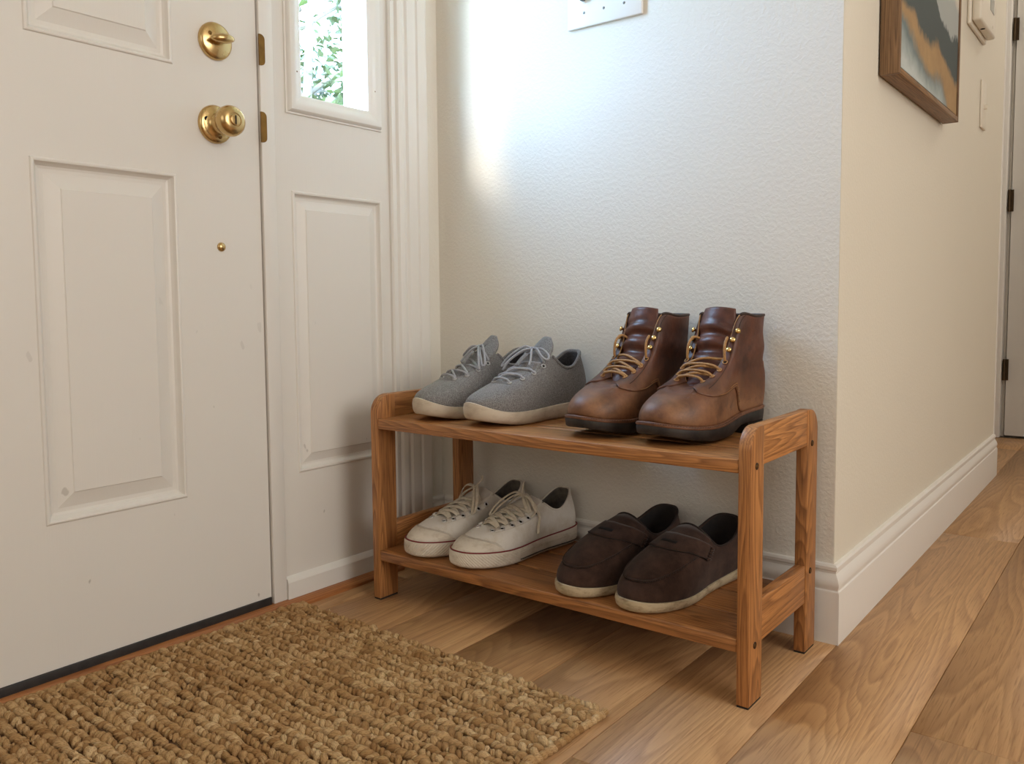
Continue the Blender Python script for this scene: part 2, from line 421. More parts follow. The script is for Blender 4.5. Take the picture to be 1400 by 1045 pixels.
# frame between door and sidelight, weatherstrip, strike plates, head jamb
jb = struct(empty('trim_1', (0, -.476, 0)))
box('mullion', (-.046, -.0155 + .0, .0138), (.006, .0145, 2.09), 'trim', jb, .0015)
box('weatherstrip', (-.06, -.0184, .010), (-.004, -.0157, 2.07), 'gap', jb)
for z0, z1 in ((1.040, 1.097), (.8985, .955)):
    pr = []
    for i in range(7):
        a = math.pi * i / 6; pr.append((0, 0))
    yy0, yy1 = -.0172, -.0045; rr = .009
    pts = [(yy0, z0), (yy1 - rr, z0)] + [(yy1 - rr + rr * math.sin(a), z0 + rr - rr * math.cos(a)) for a in [R(15 * k) for k in range(1, 7)]] + [(yy1 - rr + rr * math.cos(a), z1 - rr + rr * math.sin(a)) for a in [R(15 * k) for k in range(0, 7)]] + [(yy0, z1)]
    extrude('strike_plate', pts, 0, .0052, .0078, 'brass_old', jb)
box('head_jamb', (-.10, -.96, 2.07), (.006, .34, 2.12), 'trim', jb)
box('hinge_jamb', (-.10, -.967, .0), (.006, -.939, 2.09), 'trim', jb)

# ---------------------------------------------------------------- sidelight (window_1)
sl = struct(empty('window_1', (0, -.32, 0)))
SY0, SY1 = -.461, -.16
PY0, PY1, PZ0, PZ1 = -.4225, -.184, .260, .817
GY0, GY1, GZ0, GZ1 = -.4045, -.2095, .9925, 1.95       # glass opening
def sbox(name, y0, y1, z0, z1, x0=-.044, x1=0.0, mat='door', bev=0): return box(name, (x0, y0 + .32, z0), (x1, y1 + .32, z1), mat, sl, bev)
sbox('stile', SY0, PY0, .058, PZ1); sbox('stile', PY1, SY1, .058, PZ1); sbox('rail', PY0, PY1, .058, PZ0)
sbox('rail', SY0, SY1, PZ1, GZ0); sbox('stile', SY0, GY0, GZ0, 2.07); sbox('stile', GY1, SY1, GZ0, 2.07); sbox('rail', GY0, GY1, GZ1, 2.07)
panel_rings(PY0 + .32, PY1 + .32, PZ0, PZ1, 0, PRS, 'door', sl)
sbox('panel_back', PY0, PY1, PZ0, PZ1, -.044, -.012)
# sill strip at the foot, sloped top
extrude('foot_rail', [(-.044, .0138), (.010, .0138), (.010, .047), (.0065, .0535), (0, .058), (-.044, .058)], 1, SY0 + .32, SY1 + .32, 'trim', sl)
# glazing moulding: mitred profile around the pane
def glazing():
    prof = [(0.012, -.004), (0.010, .003), (0.004, .006), (0.000, .0068), (-.006, .010), (-.014, .0125), (-.020, .0115), (-.0235, .008), (-.0250, .004), (-.028, .0035), (-.0285, 0)]
    n = len(prof); V = []
    cs = [(GY0, GZ0, -1, -1), (GY1, GZ0, 1, -1), (GY1, GZ1, 1, 1), (GY0, GZ1, -1, 1)]
    for (y, z, sy, sz) in cs:
        for (o_, x) in prof:
            V.append((x, y + .32 - sy * o_ , z - sz * o_))
    sides = []
    names = ['glazing_bead'] * 4
    for k in range(4):
        a, b_ = k, (k + 1) % 4
        vv = V[a * n:(a + 1) * n] + V[b_ * n:(b_ + 1) * n]
        ff = [(i, i + 1, n + i + 1, n + i) for i in range(n - 1)]
        autosmooth(mesh('glazing_bead', vv, ff, 'trim', sl, fix=False), 30)
glazing()
t = NT('clear_glass'); g = t.n('BsdfGlossy'); g.inputs['Roughness'].default_value = .02
tr = t.n('BsdfTransparent'); mx = t.n('MixShader'); mx.inputs[0].default_value = .06
t.set(mx.inputs[1], tr.outputs[0]); t.set(mx.inputs[2], g.outputs[0]); t.t.links.new(mx.outputs[0], t.out.inputs[0])
M['glass'] = t.m
sbox('pane', GY0 - .005, GY1 + .005, GZ0 - .005, GZ1 + .005, -.024, -.020, 'glass')
for x in (-.092, -.076): sbox('storm_track', -.1645, -.160, .06, 2.07, x, x + .006, simple('grey_track', rgb(34, 34, 37), rough=.6))
for y, z in ((-.409, 1.045), (-.2035, 1.045)):
    mesh('nail', *dome((.0095, y + .32, z), (1, 0, 0), .0018, .0006, 8, 3), 'brass_old', sl)

# casing beside the sidelight
cp = [(0, -.160), (.006, -.160), (.010, -.157), (.010, -.151), (.007, -.148), (.007, -.143), (.013, -.139), (.015, -.134), (.0155, -.127), (.0125, -.122), (.0125, -.1175), (.017, -.113), (.0185, -.098), (.0185, -.092), (.0165, -.090), (.0165, -.0865), (.020, -.083), (.0215, -.070), (.0215, -.058), (.019, -.0545), (.010, -.053), (0, -.053)]
struct(extrude('trim_2', cp, 2, 0, 2.2, 'trim', ang=22))
# wooden threshold along the door wall
struct(extrude('trim_3', [(-.10, 0), (.030, 0), (.030, .006), (.026, .0105), (.014, .0142), (0, .0142), (-.10, .0142)], 1, DY0 - .03, -.161, 'threshold', ang=40))

# ---------------------------------------------------------------- outdoors seen through the sidelight
gm = simple('lawn', rgb(120, 150, 80), rgb(90, 120, 60), 4, .9)
struct(box('ground_outside', (-14, -12, -.3), (-.62, 14, -.1), gm))
leafm = NT('leaf'); lv = leafm.obj(); leafm.base(leafm.mix(leafm.noise(lv, 3.0, 2), rgb(52, 66, 30), rgb(84, 82, 30))); leafm.rough(.6)
leafm.b.inputs['Transmission Weight'].default_value = 0
def tree(name, loc, n, rad, label, seed):
    rt = random.Random(seed); root = tag(empty(name, loc), label, 'tree')
    mb = MB(); mb.add(tube_data(smooth_path([(0, 0, 0), (.05, .02, .9), (-.02, .05, 1.8), (.1, 0, 2.6), (.05, .1, 3.3)], 5), lambda t: .07 * (1 - .8 * t), 8))
    tips = []
    for k in range(15):
        z0 = rt.uniform(1.2, 3.1); a = rt.uniform(0, 6.28); l = rt.uniform(.5, 1) * rad
        e = (math.cos(a) * l, math.sin(a) * l, z0 + rt.uniform(.1, .7))
        pts = smooth_path([(0, 0, z0), (e[0] * .5, e[1] * .5, z0 + .25), e], 4); mb.add(tube_data(pts, lambda t: .022 * (1 - .85 * t), 5)); tips += [pts[5], pts[-1]]
    mb.build('trunk', simple(name + '_bark', rgb(120, 104, 88), rgb(90, 78, 66), 20, .9), root)
    V = []; F = []
    for i in range(n):
        b_ = tips[i % len(tips)]; c = Vector(b_) + Vector((rt.gauss(0, .19), rt.gauss(0, .19), rt.gauss(0, .17)))
        q = Euler((rt.uniform(-1, 1), rt.uniform(-1, 1), rt.uniform(0, 6.28))).to_quaternion(); s = rt.uniform(.028, .05); o = len(V)
        for p in ((-1, 0, 0), (-.3, .55, .12), (.5, .42, .1), (1.1, 0, -.1), (.5, -.42, .1), (-.3, -.55, .12), (.1, 0, -.05)): V.append(c + q @ (Vector(p) * s))
        F += [(o + 6, o + k, o + (k + 1) % 6) for k in range(6)]
    fo = mesh('foliage', V, F, leafm.m, root, fix=False); fo['kind'] = 'stuff'
    return root
tree('garden_tree', (-3.6, 2.5, -.1), 6000, 1.0, 'leafy pale green garden tree seen through the sidelight glass', 4)

# ---------------------------------------------------------------- hall end: doorway in the far wall
far = struct(box('wall_far', (-.6, YFAR, 0), (.815, YFAR + .1, CZ), 'wall_hall'))
box('wall_section', (1.72, YFAR, 0), (XR, YFAR + .1, CZ), 'wall_hall', far, world=True); box('wall_section', (.815, YFAR, 2.08), (1.72, YFAR + .1, CZ), 'wall_hall', far, world=True)
box('wall_section', (.6, YFAR + .1, -.06), (1.9, YFAR + .16, CZ), 'wall_hall', far, world=True)  # backing added behind the door, closes its gaps against outside light
d2 = struct(empty('door_2', (.865, YFAR, 0)))
box('casing', (-.105, -.016, 0), (-.045, 0, 2.10), 'trim', d2, .003)
box('jamb', (-.085, 0, 0), (-.046, .10, 2.08), 'trim', d2, .002)
box('stop', (-.046, .034, 0), (-.034, .10, 2.07), 'trim', d2, .002)
box('door_slab', (-.030, .012, .008), (.78, .046, 2.06), 'trim', d2, .002)
box('casing', (.775, -.016, 0), (.84, 0, 2.10), 'trim', d2, .003); box('casing', (-.105, -.016, 2.08), (.84, 0, 2.15), 'trim', d2, .003)
for z in (.245, .955, 1.655):
    hg = mesh('hinge', *lathe([(0, 0), (0, .0062), (.09, .0062), (.09, 0)], 12, 2), 'bronze', d2, (-.036, -.004, z)); autosmooth(hg, 40)
    box('hinge_leaf', (0.0, .0045, 0), (.016, .0075, .09), 'bronze', hg)
# casing on the end edge of the hall wall
struct(box('trim_4', (W - .10, H, 0), (W + .003, H + .014, CZ), 'trim', None, .003))

# ---------------------------------------------------------------- wall-mounted things
sw = tag(empty('switch_plate', (.455, 0, 1.206)), 'white triple-gang light switch plate on the textured wall above the boots', 'switch')
pl = box('plate', (-.086, -.0062, -.0585), (.086, 0, .0585), 'white_plastic', sw, .0026, 3)
for i, x in enumerate((-.046, 0, .046)):
    box('toggle_slot', (x - .005, -.0068, -.012), (x + .005, -.006, .012), 'white_plastic', sw, .0003)
    box('toggle', (x - .0038, -.017, -.008), (x + .0038, -.0066, .001), 'steel_dark' if i == 0 else 'white_plastic', sw, .0012)
    for z in (-.030, .030): mesh('screw', *dome((x, -.0062, z), (0, -1, 0), .0028, .0009, 12, 3), 'steel_dark', sw)
# painting in the hall
def art_mat():
    t = NT('abstract_landscape'); v = t.obj(); sp = t.n('SeparateXYZ', i0=v); u, w = sp.outputs[1], sp.outputs[2]
    n1 = t.noise(v, 7, 4, .6); n2 = t.noise(v, 22, 4, .65)
    def ridge(a, b_, k, k2=.03):
        base = t.math('MULTIPLY_ADD', u, b_, a)
        return t.math('ADD', t.math('ADD', base, t.math('MULTIPLY', t.math('SUBTRACT', n1, .5), k)), t.math('MULTIPLY', t.math('SUBTRACT', n2, .5), k2))
    def below(r, soft=.008): return t.n('MapRange', i0=t.math('SUBTRACT', r, w), i1=0.0, i2=soft).outputs[0]
    c = t.mix(t.noise(v, 3, 3), rgb(212, 206, 192), rgb(196, 186, 168))
    c = t.mix(below(ridge(.05, -.10, .16), .03), c, rgb(160, 164, 160))
    c = t.mix(below(ridge(-.02, -.17, .11)), c, rgb(62, 72, 72))
    c = t.mix(below(ridge(-.115, -.09, .10), .02), c, t.mix(n2, rgb(178, 146, 100), rgb(140, 108, 70)))
    c = t.mix(below(ridge(-.175, -.20, .12), .03), c, t.mix(n2, rgb(120, 134, 134), rgb(84, 96, 96)))
    c = t.mix(below(ridge(-.195, -.13, .12), .05), c, t.mix(n1, rgb(196, 200, 194), rgb(168, 178, 176)))
    t.base(c); t.rough(.7); return t.m
FD = .0375
fy0, fy1, fz0, fz1 = .217, .785, 1.013, 1.50
pc = tag(empty('framed_painting', (W, (fy0 + fy1) / 2, (fz0 + fz1) / 2)), 'brown wooden framed mountain landscape painting on the hall wall', 'painting')
hy, hz, ft = (fy1 - fy0) / 2, (fz1 - fz0) / 2, .011
for nm, a, b_, m_ in (('frame_side', (.003, -hy, -hz), (FD, -hy + ft, hz), 'frame_wood'), ('frame_side', (.003, hy - ft, -hz), (FD, hy, hz), 'frame_wood'),
                      ('frame_rail', (.003, -hy + ft, -hz), (FD, hy - ft, -hz + ft), 'frame_wood_y'), ('frame_rail', (.003, -hy + ft, hz - ft), (FD, hy - ft, hz), 'frame_wood_y')):
    box(nm, a, b_, m_, pc, .0008)
box('backing', (.0008, -hy + ft, -hz + ft), (.010, hy - ft, hz - ft), 'dark', pc)
box('canvas', (.010, -hy + ft + .004, -hz + ft + .004), (FD - .003, hy - ft - .004, hz - ft - .004), art_mat(), pc)
# thermostat
th = tag(empty('thermostat', (W, 1.195, 1.405)), 'beige box thermostat with small grey screen on the hall wall', 'thermostat')
box('base', (0.0, -.125, -.085), (.010, .125, .085), 'beige_plastic', th, .004)
box('cover', (.010, -.115, -.077), (.034, .115, .080), 'beige_plastic', th, .007, 3)
box('screen', (.0335, .012, -.020), (.0348, .075, .055), 'lcd', th)
mesh('button', *dome((.034, .06, -.055), (1, 0, 0), .005, .0015, 12, 3), 'beige_plastic', th)
mesh('port', *disc((.022, -.02, -.0772), (0, 0, -1), .006, 12, .0006), 'dark', th)
hs = tag(empty('light_switch', (W, 1.34, 1.155)), 'cream single toggle light switch below the thermostat on the hall wall', 'switch')
box('plate', (0, -.036, -.068), (.006, .036, .068), 'beige_plastic', hs, .0022)
box('toggle', (.005, -.004, -.012), (.015, .004, .0), 'beige_plastic', hs, .001)

# ---------------------------------------------------------------- shoe rack
XL, XRK, TH, DP = .1087, .8959, .0197, .0496
RYF, RYB = -.3277, -.0348
S1, S2, RT = .3673, .1014, .4142
cx_, cy_ = (XL + XRK) / 2, (RYF + RYB) / 2
rack = tag(empty('shoe_rack', (cx_, cy_, 0)), 'two-tier honey oak shoe rack with rounded end frames beside the entry door', 'shoe rack')
def rb(name, lo, hi, mat, bev=.002): return box(name, (lo[0] - cx_, lo[1] - cy_, lo[2]), (hi[0] - cx_, hi[1] - cy_, hi[2]), mat, rack, bev)
def leg(x0, front):
    """upright with a rounded outer top corner (profile in y-z, extruded along x)"""
    y0, y1 = (RYF, RYF + DP) if front else (RYB - DP, RYB); r = .036; top = RT
    pts = []
    if front:
        pts = [(y0, .003), (y1, .003), (y1, top)] + [(y0 + r - r * math.sin(a), top - r + r * math.cos(a)) for a in [R(9 * k) for k in range(11)]]
    else:
        pts = [(y0, .003), (y1, .003)] + [(y1 - r + r * math.cos(a), top - r + r * math.sin(a)) for a in [R(9 * k) for k in range(11)]] + [(y0, top)]
    cyy = (y0 + y1) / 2; czz = .2; n = len(pts); V = []
    for xx in (-TH / 2, TH / 2):
        for (a, b_) in pts: V.append((xx, a - cyy, b_ - czz))
    F = [(i, (i + 1) % n, n + (i + 1) % n, n + i) for i in range(n)] + [tuple(range(n)), tuple(range(n, 2 * n))]
    b = bmesh.new(); vs_ = [b.verts.new(v) for v in V]
    for f in F: b.faces.new([vs_[i] for i in f])
    bmesh.ops.recalc_face_normals(b, faces=b.faces)
    ee = [e for e in b.edges if len(e.link_faces) == 2 and e.calc_face_angle(0) > R(30)]
    bmesh.ops.bevel(b, geom=ee, offset=.0018, segments=2, profile=.5, affect='EDGES')
    me = bpy.data.meshes.new('leg'); b.to_mesh(me); b.free()
    o = link('leg', me, 'rack_z', rack, (x0 + TH / 2 - cx_, cyy - cy_, czz)); autosmooth(o, 40)
    box('foot_pad', (-TH / 2 + .001, -DP / 2 + .001, -.1999), (TH / 2 - .001, DP / 2 - .001, -.1968), 'foot', o)
    return o
for x0, sgn in ((XL, -1), (XRK - TH, 1)):
    for front in (True, False):
        lg = leg(x0, front)
        for z in (S1 - .0105, .140 if front is False else S2 - .0105):
            if front is False and z < .2: z = .139
            xs = sgn * (TH / 2)
            mesh('screw', *ring((xs, -.004, z - .2), (sgn, 0, 0), .0042, .0012, 14, 6), 'screw', lg)
            mesh('screw_core', *disc((xs, -.004, z - .2), (sgn, 0, 0), .0034, 12, .0007), 'brass_old', lg)
    rb('top_rail', (x0 + .0012, RYF + DP, RT - .060), (x0 + TH - .0012, RYB - DP, RT), 'rack_y', .0018)
    rb('lower_rail', (x0 + .0012, RYF + DP, .088), (x0 + TH - .0012, RYB - DP, .152), 'rack_y', .0018)
nsl = 3; gap = .007; sw_ = (RYB - .004 - (RYF + .001) - gap * (nsl - 1)) / nsl
for zt in (S1, S2):
    for k in range(nsl):
        y0 = RYF + .001 + k * (sw_ + gap)
        rb('shelf_slat', (XL + TH, y0, zt - .0203), (XRK - TH, y0 + sw_, zt), 'rack_x', .0016)

# ---------------------------------------------------------------- jute rug
def jute_mat():
    t = NT('jute_fibre'); v = t.obj(); isl = t.n('NewGeometry').outputs['Random Per Island']
    at_ = t.n('Attribute', {'attribute_name': 'strand'}).outputs['Vector']
    fib = t.noise(t.mapv(at_, (.16, 1, 1)), 900, 3, .65)
    c = t.ramp(isl, [(0, rgb(158, 122, 80)), (.25, rgb(184, 148, 102)), (.75, rgb(198, 164, 118)), (1, rgb(214, 184, 140))])
    c = t.mix(t.math('MULTIPLY', t.n('MapRange', i0=t.noise(v, 9, 4), i1=.4, i2=.7).outputs[0], .6), c, t.mix(1.0, c, rgb(206, 184, 156), 'MULTIPLY'))
    c = t.mix(t.math('MULTIPLY', t.n('MapRange', i0=fib, i1=.48, i2=.68).outputs[0], .75), c, rgb(116, 82, 48))
    t.base(c); t.rough(.9); t.b.inputs['Specular IOR Level'].default_value = .15
    t.normal(t.bump(fib, .7, .0018)); return t.m
M['jute'] = jute_mat()
RGX0, RGX1, RGY0, RGY1 = .034, .742, -1.36, -.447
rug = tag(empty('jute_rug', (RGX0, RGY1, 0), R(-1.6)), 'chunky braided natural jute rug lying in front of the white door', 'rug')
def make_rug():
    rr = random.Random(11); Lx, Ly = RGX1 - RGX0, RGY1 - RGY0
    box('backing', (.004, -Ly + .004, .0008), (Lx - .004, -.004, .0075), simple('jute_backing', rgb(92, 66, 40), rough=.95), rug)
    U = []; Fq = []; nu, nv = 8, 5
    for j in range(1, nv):
        b = -math.pi / 2 + math.pi * j / nv
        for i in range(nu): U.append((math.cos(b) * math.cos(2 * math.pi * i / nu), math.cos(b) * math.sin(2 * math.pi * i / nu), math.sin(b)))
    U += [(0, 0, -1), (0, 0, 1)]; m = nv - 1
    for j in range(m - 1):
        for i in range(nu): Fq.append((j * nu + i, j * nu + (i + 1) % nu, (j + 1) * nu + (i + 1) % nu, (j + 1) * nu + i))
    for i in range(nu): Fq += [(m * nu, (i + 1) % nu, i), (m * nu + 1, (m - 1) * nu + i, (m - 1) * nu + (i + 1) % nu)]
    U = np.array(U); V = []; F = []; ST = []
    def nub(x, y, z, ang, lx, ly, lz, tilt=0):
        nonlocal V, F
        c, s = math.cos(ang), math.sin(ang); P = U * (lx, ly, lz); k_ = np.array((rr.uniform(0, 9), rr.uniform(0, 9), rr.uniform(0, 9))); ST.extend((P + k_).ravel().tolist())
        tw = P[:, 0] / lx                       # bend the strand over its neighbour
        P[:, 2] -= lz * .55 * tw ** 2
        P[:, 2] += tilt * P[:, 0]
        o = len(V) ; X = x + P[:, 0] * c - P[:, 1] * s; Y = y + P[:, 0] * s + P[:, 1] * c; Z = np.maximum(z + P[:, 2], .001)
        V += list(zip(X, Y, Z)); F += [tuple(i + o for i in f) for f in Fq]
    pitch, step = .0150, .0100
    rows = int(Ly / pitch)
    for r_ in range(rows):
        y0 = -.0075 - r_ * pitch; lean = 1 if r_ % 2 else -1; wob = rr.uniform(0, 6)
        x = .004 + rr.uniform(0, step)
        while x < Lx - .006:
            yy = y0 + .0018 * math.sin(x * 23 + wob) + rr.gauss(0, .0008)
            sz = rr.choice((.82, .92, 1, 1, 1.08, 1.22)) * (1 + .12 * math.sin(x * 37 + wob * 3))
            nub(x, yy, .0098 + rr.gauss(0, .0010), lean * R(33) + rr.gauss(0, .20), .0112 * sz, .0054 * sz * rr.uniform(.88, 1.12), .0068 * sz, rr.gauss(0, .14))
            if rr.random() < .3: nub(x + rr.gauss(0, .003), yy + rr.gauss(0, .004), .0130, lean * R(25) + rr.gauss(0, .5), .0075, .0022, .0024)
            x += step * rr.uniform(.84, 1.16) * (.6 + .4 * sz)
    # bound short edges (wrapped strands along the two side edges)
    for xe in (.003, Lx - .003):
        y = -.004
        while y > -Ly + .004:
            nub(xe, y, .0085, R(70) + rr.gauss(0, .25), .0090, .0056, .0062); y -= .0105
    o = mesh('braid', V, F, 'jute', rug, fix=False); o['kind'] = 'stuff'
    a_ = o.data.attributes.new('strand', 'FLOAT_VECTOR', 'POINT'); a_.data.foreach_set('vector', ST)
make_rug()

# ---------------------------------------------------------------- shoe machinery
class Surf:
    """closed shoe-upper surface: for every t around the shoe (0 heel, n toe, 2n heel again) a Bezier from sole edge A to top edge B"""
    def __init__(s, rows):
        rows = np.array(rows, float); n = len(rows) - 1; s.n = n; N = 2 * n
        full = np.zeros((N, 12))
        for i in range(N):
            k = i if i <= n else N - i; r_ = rows[k].copy()
            if i > n: r_[0::3] *= -1
            full[i] = r_
        Mx = np.zeros((N, N))                    # periodic cubic spline: tangents
        for i in range(N): Mx[i, i] = 4; Mx[i, (i + 1) % N] = 1; Mx[i, (i - 1) % N] = 1
        rhs = 3 * (np.roll(full, -1, 0) - np.roll(full, 1, 0)); s.P = full; s.T = np.linalg.solve(Mx, rhs); s.N = N
        s.warp = lambda p: p
    def ctl(s, t):
        t = t % s.N; i = int(t) % s.N; f = t - int(t); j = (i + 1) % s.N
        h00, h10, h01, h11 = 2 * f ** 3 - 3 * f * f + 1, f ** 3 - 2 * f * f + f, -2 * f ** 3 + 3 * f * f, f ** 3 - f * f
        return h00 * s.P[i] + h10 * s.T[i] + h01 * s.P[j] + h11 * s.T[j]
    def raw(s, t, v):
        c = s.ctl(t); A, C1, C2, B = c[:3], c[3:6], c[6:9], c[9:]
        return (1 - v) ** 3 * A + 3 * v * (1 - v) ** 2 * C1 + 3 * v * v * (1 - v) * C2 + v ** 3 * B
    def nrm(s, t, v):
        e = .02; v = min(max(v, .02), .98)
        a = s.raw(t + e, v) - s.raw(t - e, v); b = s.raw(t, v + .01) - s.raw(t, v - .01)
        n_ = np.cross(b, a); l = np.linalg.norm(n_); return n_ / l if l > 1e-12 else np.array((0, 0, 1.))
    def at(s, t, v, off=0.0):
        p = s.raw(t, v)
        return p + s.nrm(t, v) * off if off else p

class Shoe:
    def __init__(s, root, surf, mirror, bend):
        s.root, s.S, s.m, s.bend = root, surf, mirror, bend
    def w(s, p):
        x, y, z = p; u = max(0.0, -y / .29)
        x = x + s.bend * (u * u * 1.2 - .35 * math.sin(min(1, u) * math.pi))
        return (-x if s.m else x, y, z)
    def put(s, name, V, F, mat, parent=None, **k):
        return mesh(name, [s.w(v) for v in V], F, mat, parent or s.root, **k)
    def patch(s, name, t0, t1, vlo, vhi, mat, off=0., nt=60, nv=14, thick=0., parent=None, closed=False, disp=None, rim=None):
        V = []; F = []; S = s.S
        for i in range(nt + (0 if closed else 1)):
            t_ = t0 + (t1 - t0) * i / nt; a = vlo(t_) if callable(vlo) else vlo; b = vhi(t_) if callable(vhi) else vhi
            for j in range(nv + 1):
                v = a + (b - a) * j / nv; o_ = off + (disp(t_, v) if disp else 0); V.append(S.at(t_, v, o_) if o_ else S.at(t_, v))
        m = nv + 1; cnt = nt
        for i in range(cnt):
            i2 = (i + 1) % nt if closed else i + 1
            for j in range(nv): F.append((i * m + j, i2 * m + j, i2 * m + j + 1, i * m + j + 1))
        o = s.put(name, V, F, mat, parent, fix=False)
        # make sure the normals look outwards
        me = o.data; f = me.polygons[len(me.polygons) // 2]
        if not s.m: me.flip_normals()
        if thick:
            md = o.modifiers.new('thick', 'SOLIDIFY'); md.thickness = thick; md.offset = -1; md.use_rim = True
            if rim is not None: me.materials.append(M[rim]); md.material_offset = 1; md.material_offset_rim = 0
        return o
    def line(s, name, pts, rad, mat, parent=None, sides=6, closed=False, flat=1., up=None):
        V, F = tube_data(pts, rad, sides, closed, flat, up); return s.put(name, V, F, mat, parent)
    def stitches(s, name, fn, t0, t1, n, mat, parent=None, rad=.00045, fill=.6, off=.0006):
        mb = MB(); 
        for i in range(n):
            a = t0 + (t1 - t0) * i / n; b = a + (t1 - t0) / n * fill
            mb.add(tube_data([s.S.at(a, fn(a), off), s.S.at((a + b) / 2, fn((a + b) / 2), off + .0004), s.S.at(b, fn(b), off)], rad, 5))
        return s.put(name, mb.V, mb.F, mat, parent)
    def sole(s, name, rings, mat, nt=96, parent=None, y0=None, cap=True):
        """rings: list of (outset, zfun(y, A))"""
        V = []; F = []; S = s.S
        P = [S.raw(S.N * i / nt, 0.0) for i in range(nt)]
        for (o_, zf) in rings:
            for i in range(nt):
                p = P[i]; q = P[(i + 1) % nt] - P[i - 1]; n_ = np.array((-q[1], q[0])); n_ = n_ / (np.linalg.norm(n_) + 1e-12)
                oo = o_(p[1]) if callable(o_) else o_
                V.append((p[0] + n_[0] * oo, p[1] + n_[1] * oo, zf(p[1], p[2])))
        for k in range(len(rings) - 1):
            for i in range(nt):
                j = (i + 1) % nt; F.append((k * nt + i, k * nt + j, (k + 1) * nt + j, (k + 1) * nt + i))
        if cap: F += [tuple(range(nt)), tuple(range((len(rings) - 1) * nt, len(rings) * nt))]
        o = s.put(name, V, F, mat, parent); autosmooth(o, 50); return o
    def tongue(s, name, pts, widths, mat, crown=.35, thick=.003, nx=12, wr=None):
        P = smooth_path(pts, 8); n = len(P); V = []; F = []
        for i in range(n):
            u = i / (n - 1); w_ = np.interp(u, np.linspace(0, 1, len(widths)), widths)
            T = P[min(i + 1, n - 1)] - P[max(0, i - 1)]; T /= np.linalg.norm(T); Nn = np.cross((1, 0, 0), T); Nn = Nn if Nn[1] < 0 or Nn[2] > 0 else -Nn
            if Nn[2] < 0: Nn = -Nn
            for k in range(nx + 1):
                q = -1 + 2 * k / nx; d = -crown * w_ * q * q + (wr(u, q) if wr else 0)
                V.append(P[i] + np.array((w_ * q, 0, 0)) + Nn * d)
        m = nx + 1
        for i in range(n - 1):
            for k in range(nx): F.append((i * m + k, i * m + k + 1, (i + 1) * m + k + 1, (i + 1) * m + k))
        o = s.put(name, V, F, mat); md = o.modifiers.new('thick', 'SOLIDIFY'); md.thickness = thick; md.offset = 0
        return o
    def eyelet(s, t_, v, mat, parent, R0=.0032, r0=.0010, off=.0012, hole='dark', rim_name='eyelet'):
        p = s.S.at(t_, v, off); n_ = s.S.nrm(t_, v)
        V, F = ring(p, n_, R0, r0); V = [np.array(q) for q in V]; o = s.put(rim_name, V, F, mat, parent)
        V, F = disc(p - n_ * .0002, n_, R0, 12, .0003); s.put('eyelet_hole', [np.array(q) for q in V], F, hole, o)
        return p, n_

def sstep(a, b, x): x = min(1, max(0, (x - a) / (b - a))); return x * x * (3 - 2 * x)
# ---------------------------------------------------------------- shoe materials
def wool_mat():
    t = NT('grey_wool'); v = t.obj(); f = t.noise(v, 720, 2, .8); b = t.noise(v, 25, 3)
    c = t.mix(t.n('MapRange', i0=f, i1=.36, i2=.64).outputs[0], rgb(84, 82, 82), rgb(160, 158, 158))
    c = t.mix(t.math('MULTIPLY', b, .35), c, rgb(104, 98, 92))
    t.base(c); t.rough(.95); t.b.inputs['Specular IOR Level'].default_value = .1; t.b.inputs['Sheen Weight'].default_value = .25
    t.normal(t.bump(f, .5, .0006)); return t.m
M['wool'] = wool_mat()
M['wool_dark'] = simple('grey_lining', rgb(62, 62, 66), rgb(84, 84, 88), 300, .95, bump=.3, bscale=500)
M['lace_grey'] = simple('grey_lace', rgb(150, 150, 154), rgb(176, 176, 180), 700, .9, bump=.5, bscale=1500, bdist=.0004)
M['eyelet_grey'] = simple('grey_eyelet', rgb(176, 175, 173), rough=.6)
def foam_mat(name, c1, c2, dirt, amount=.6):
    t = NT(name); v = t.obj(); z = t.n('SeparateXYZ', i0=v).outputs[2]
    d = t.n('MapRange', i0=t.noise(t.mapv(v, (1, 1, 2.5)), 38, 5, .7), i1=.46, i2=.72).outputs[0]
    c = t.mix(t.noise(v, 12, 3), c1, c2); c = t.mix(t.math('MULTIPLY', d, amount), c, dirt)
    t.base(c); t.rough(.65); t.normal(t.bump(t.noise(v, 300, 2), .1, .0005)); return t.m
M['foam'] = foam_mat('cream_foam_sole', rgb(212, 200, 182), rgb(196, 182, 162), rgb(146, 122, 98), .45)
M['rubber_white'] = foam_mat('aged_white_rubber', rgb(222, 213, 198), rgb(208, 197, 180), rgb(158, 136, 108), .5)
M['loafer_sole'] = foam_mat('scuffed_cream_sole', rgb(204, 188, 158), rgb(182, 164, 132), rgb(110, 86, 58), .8)
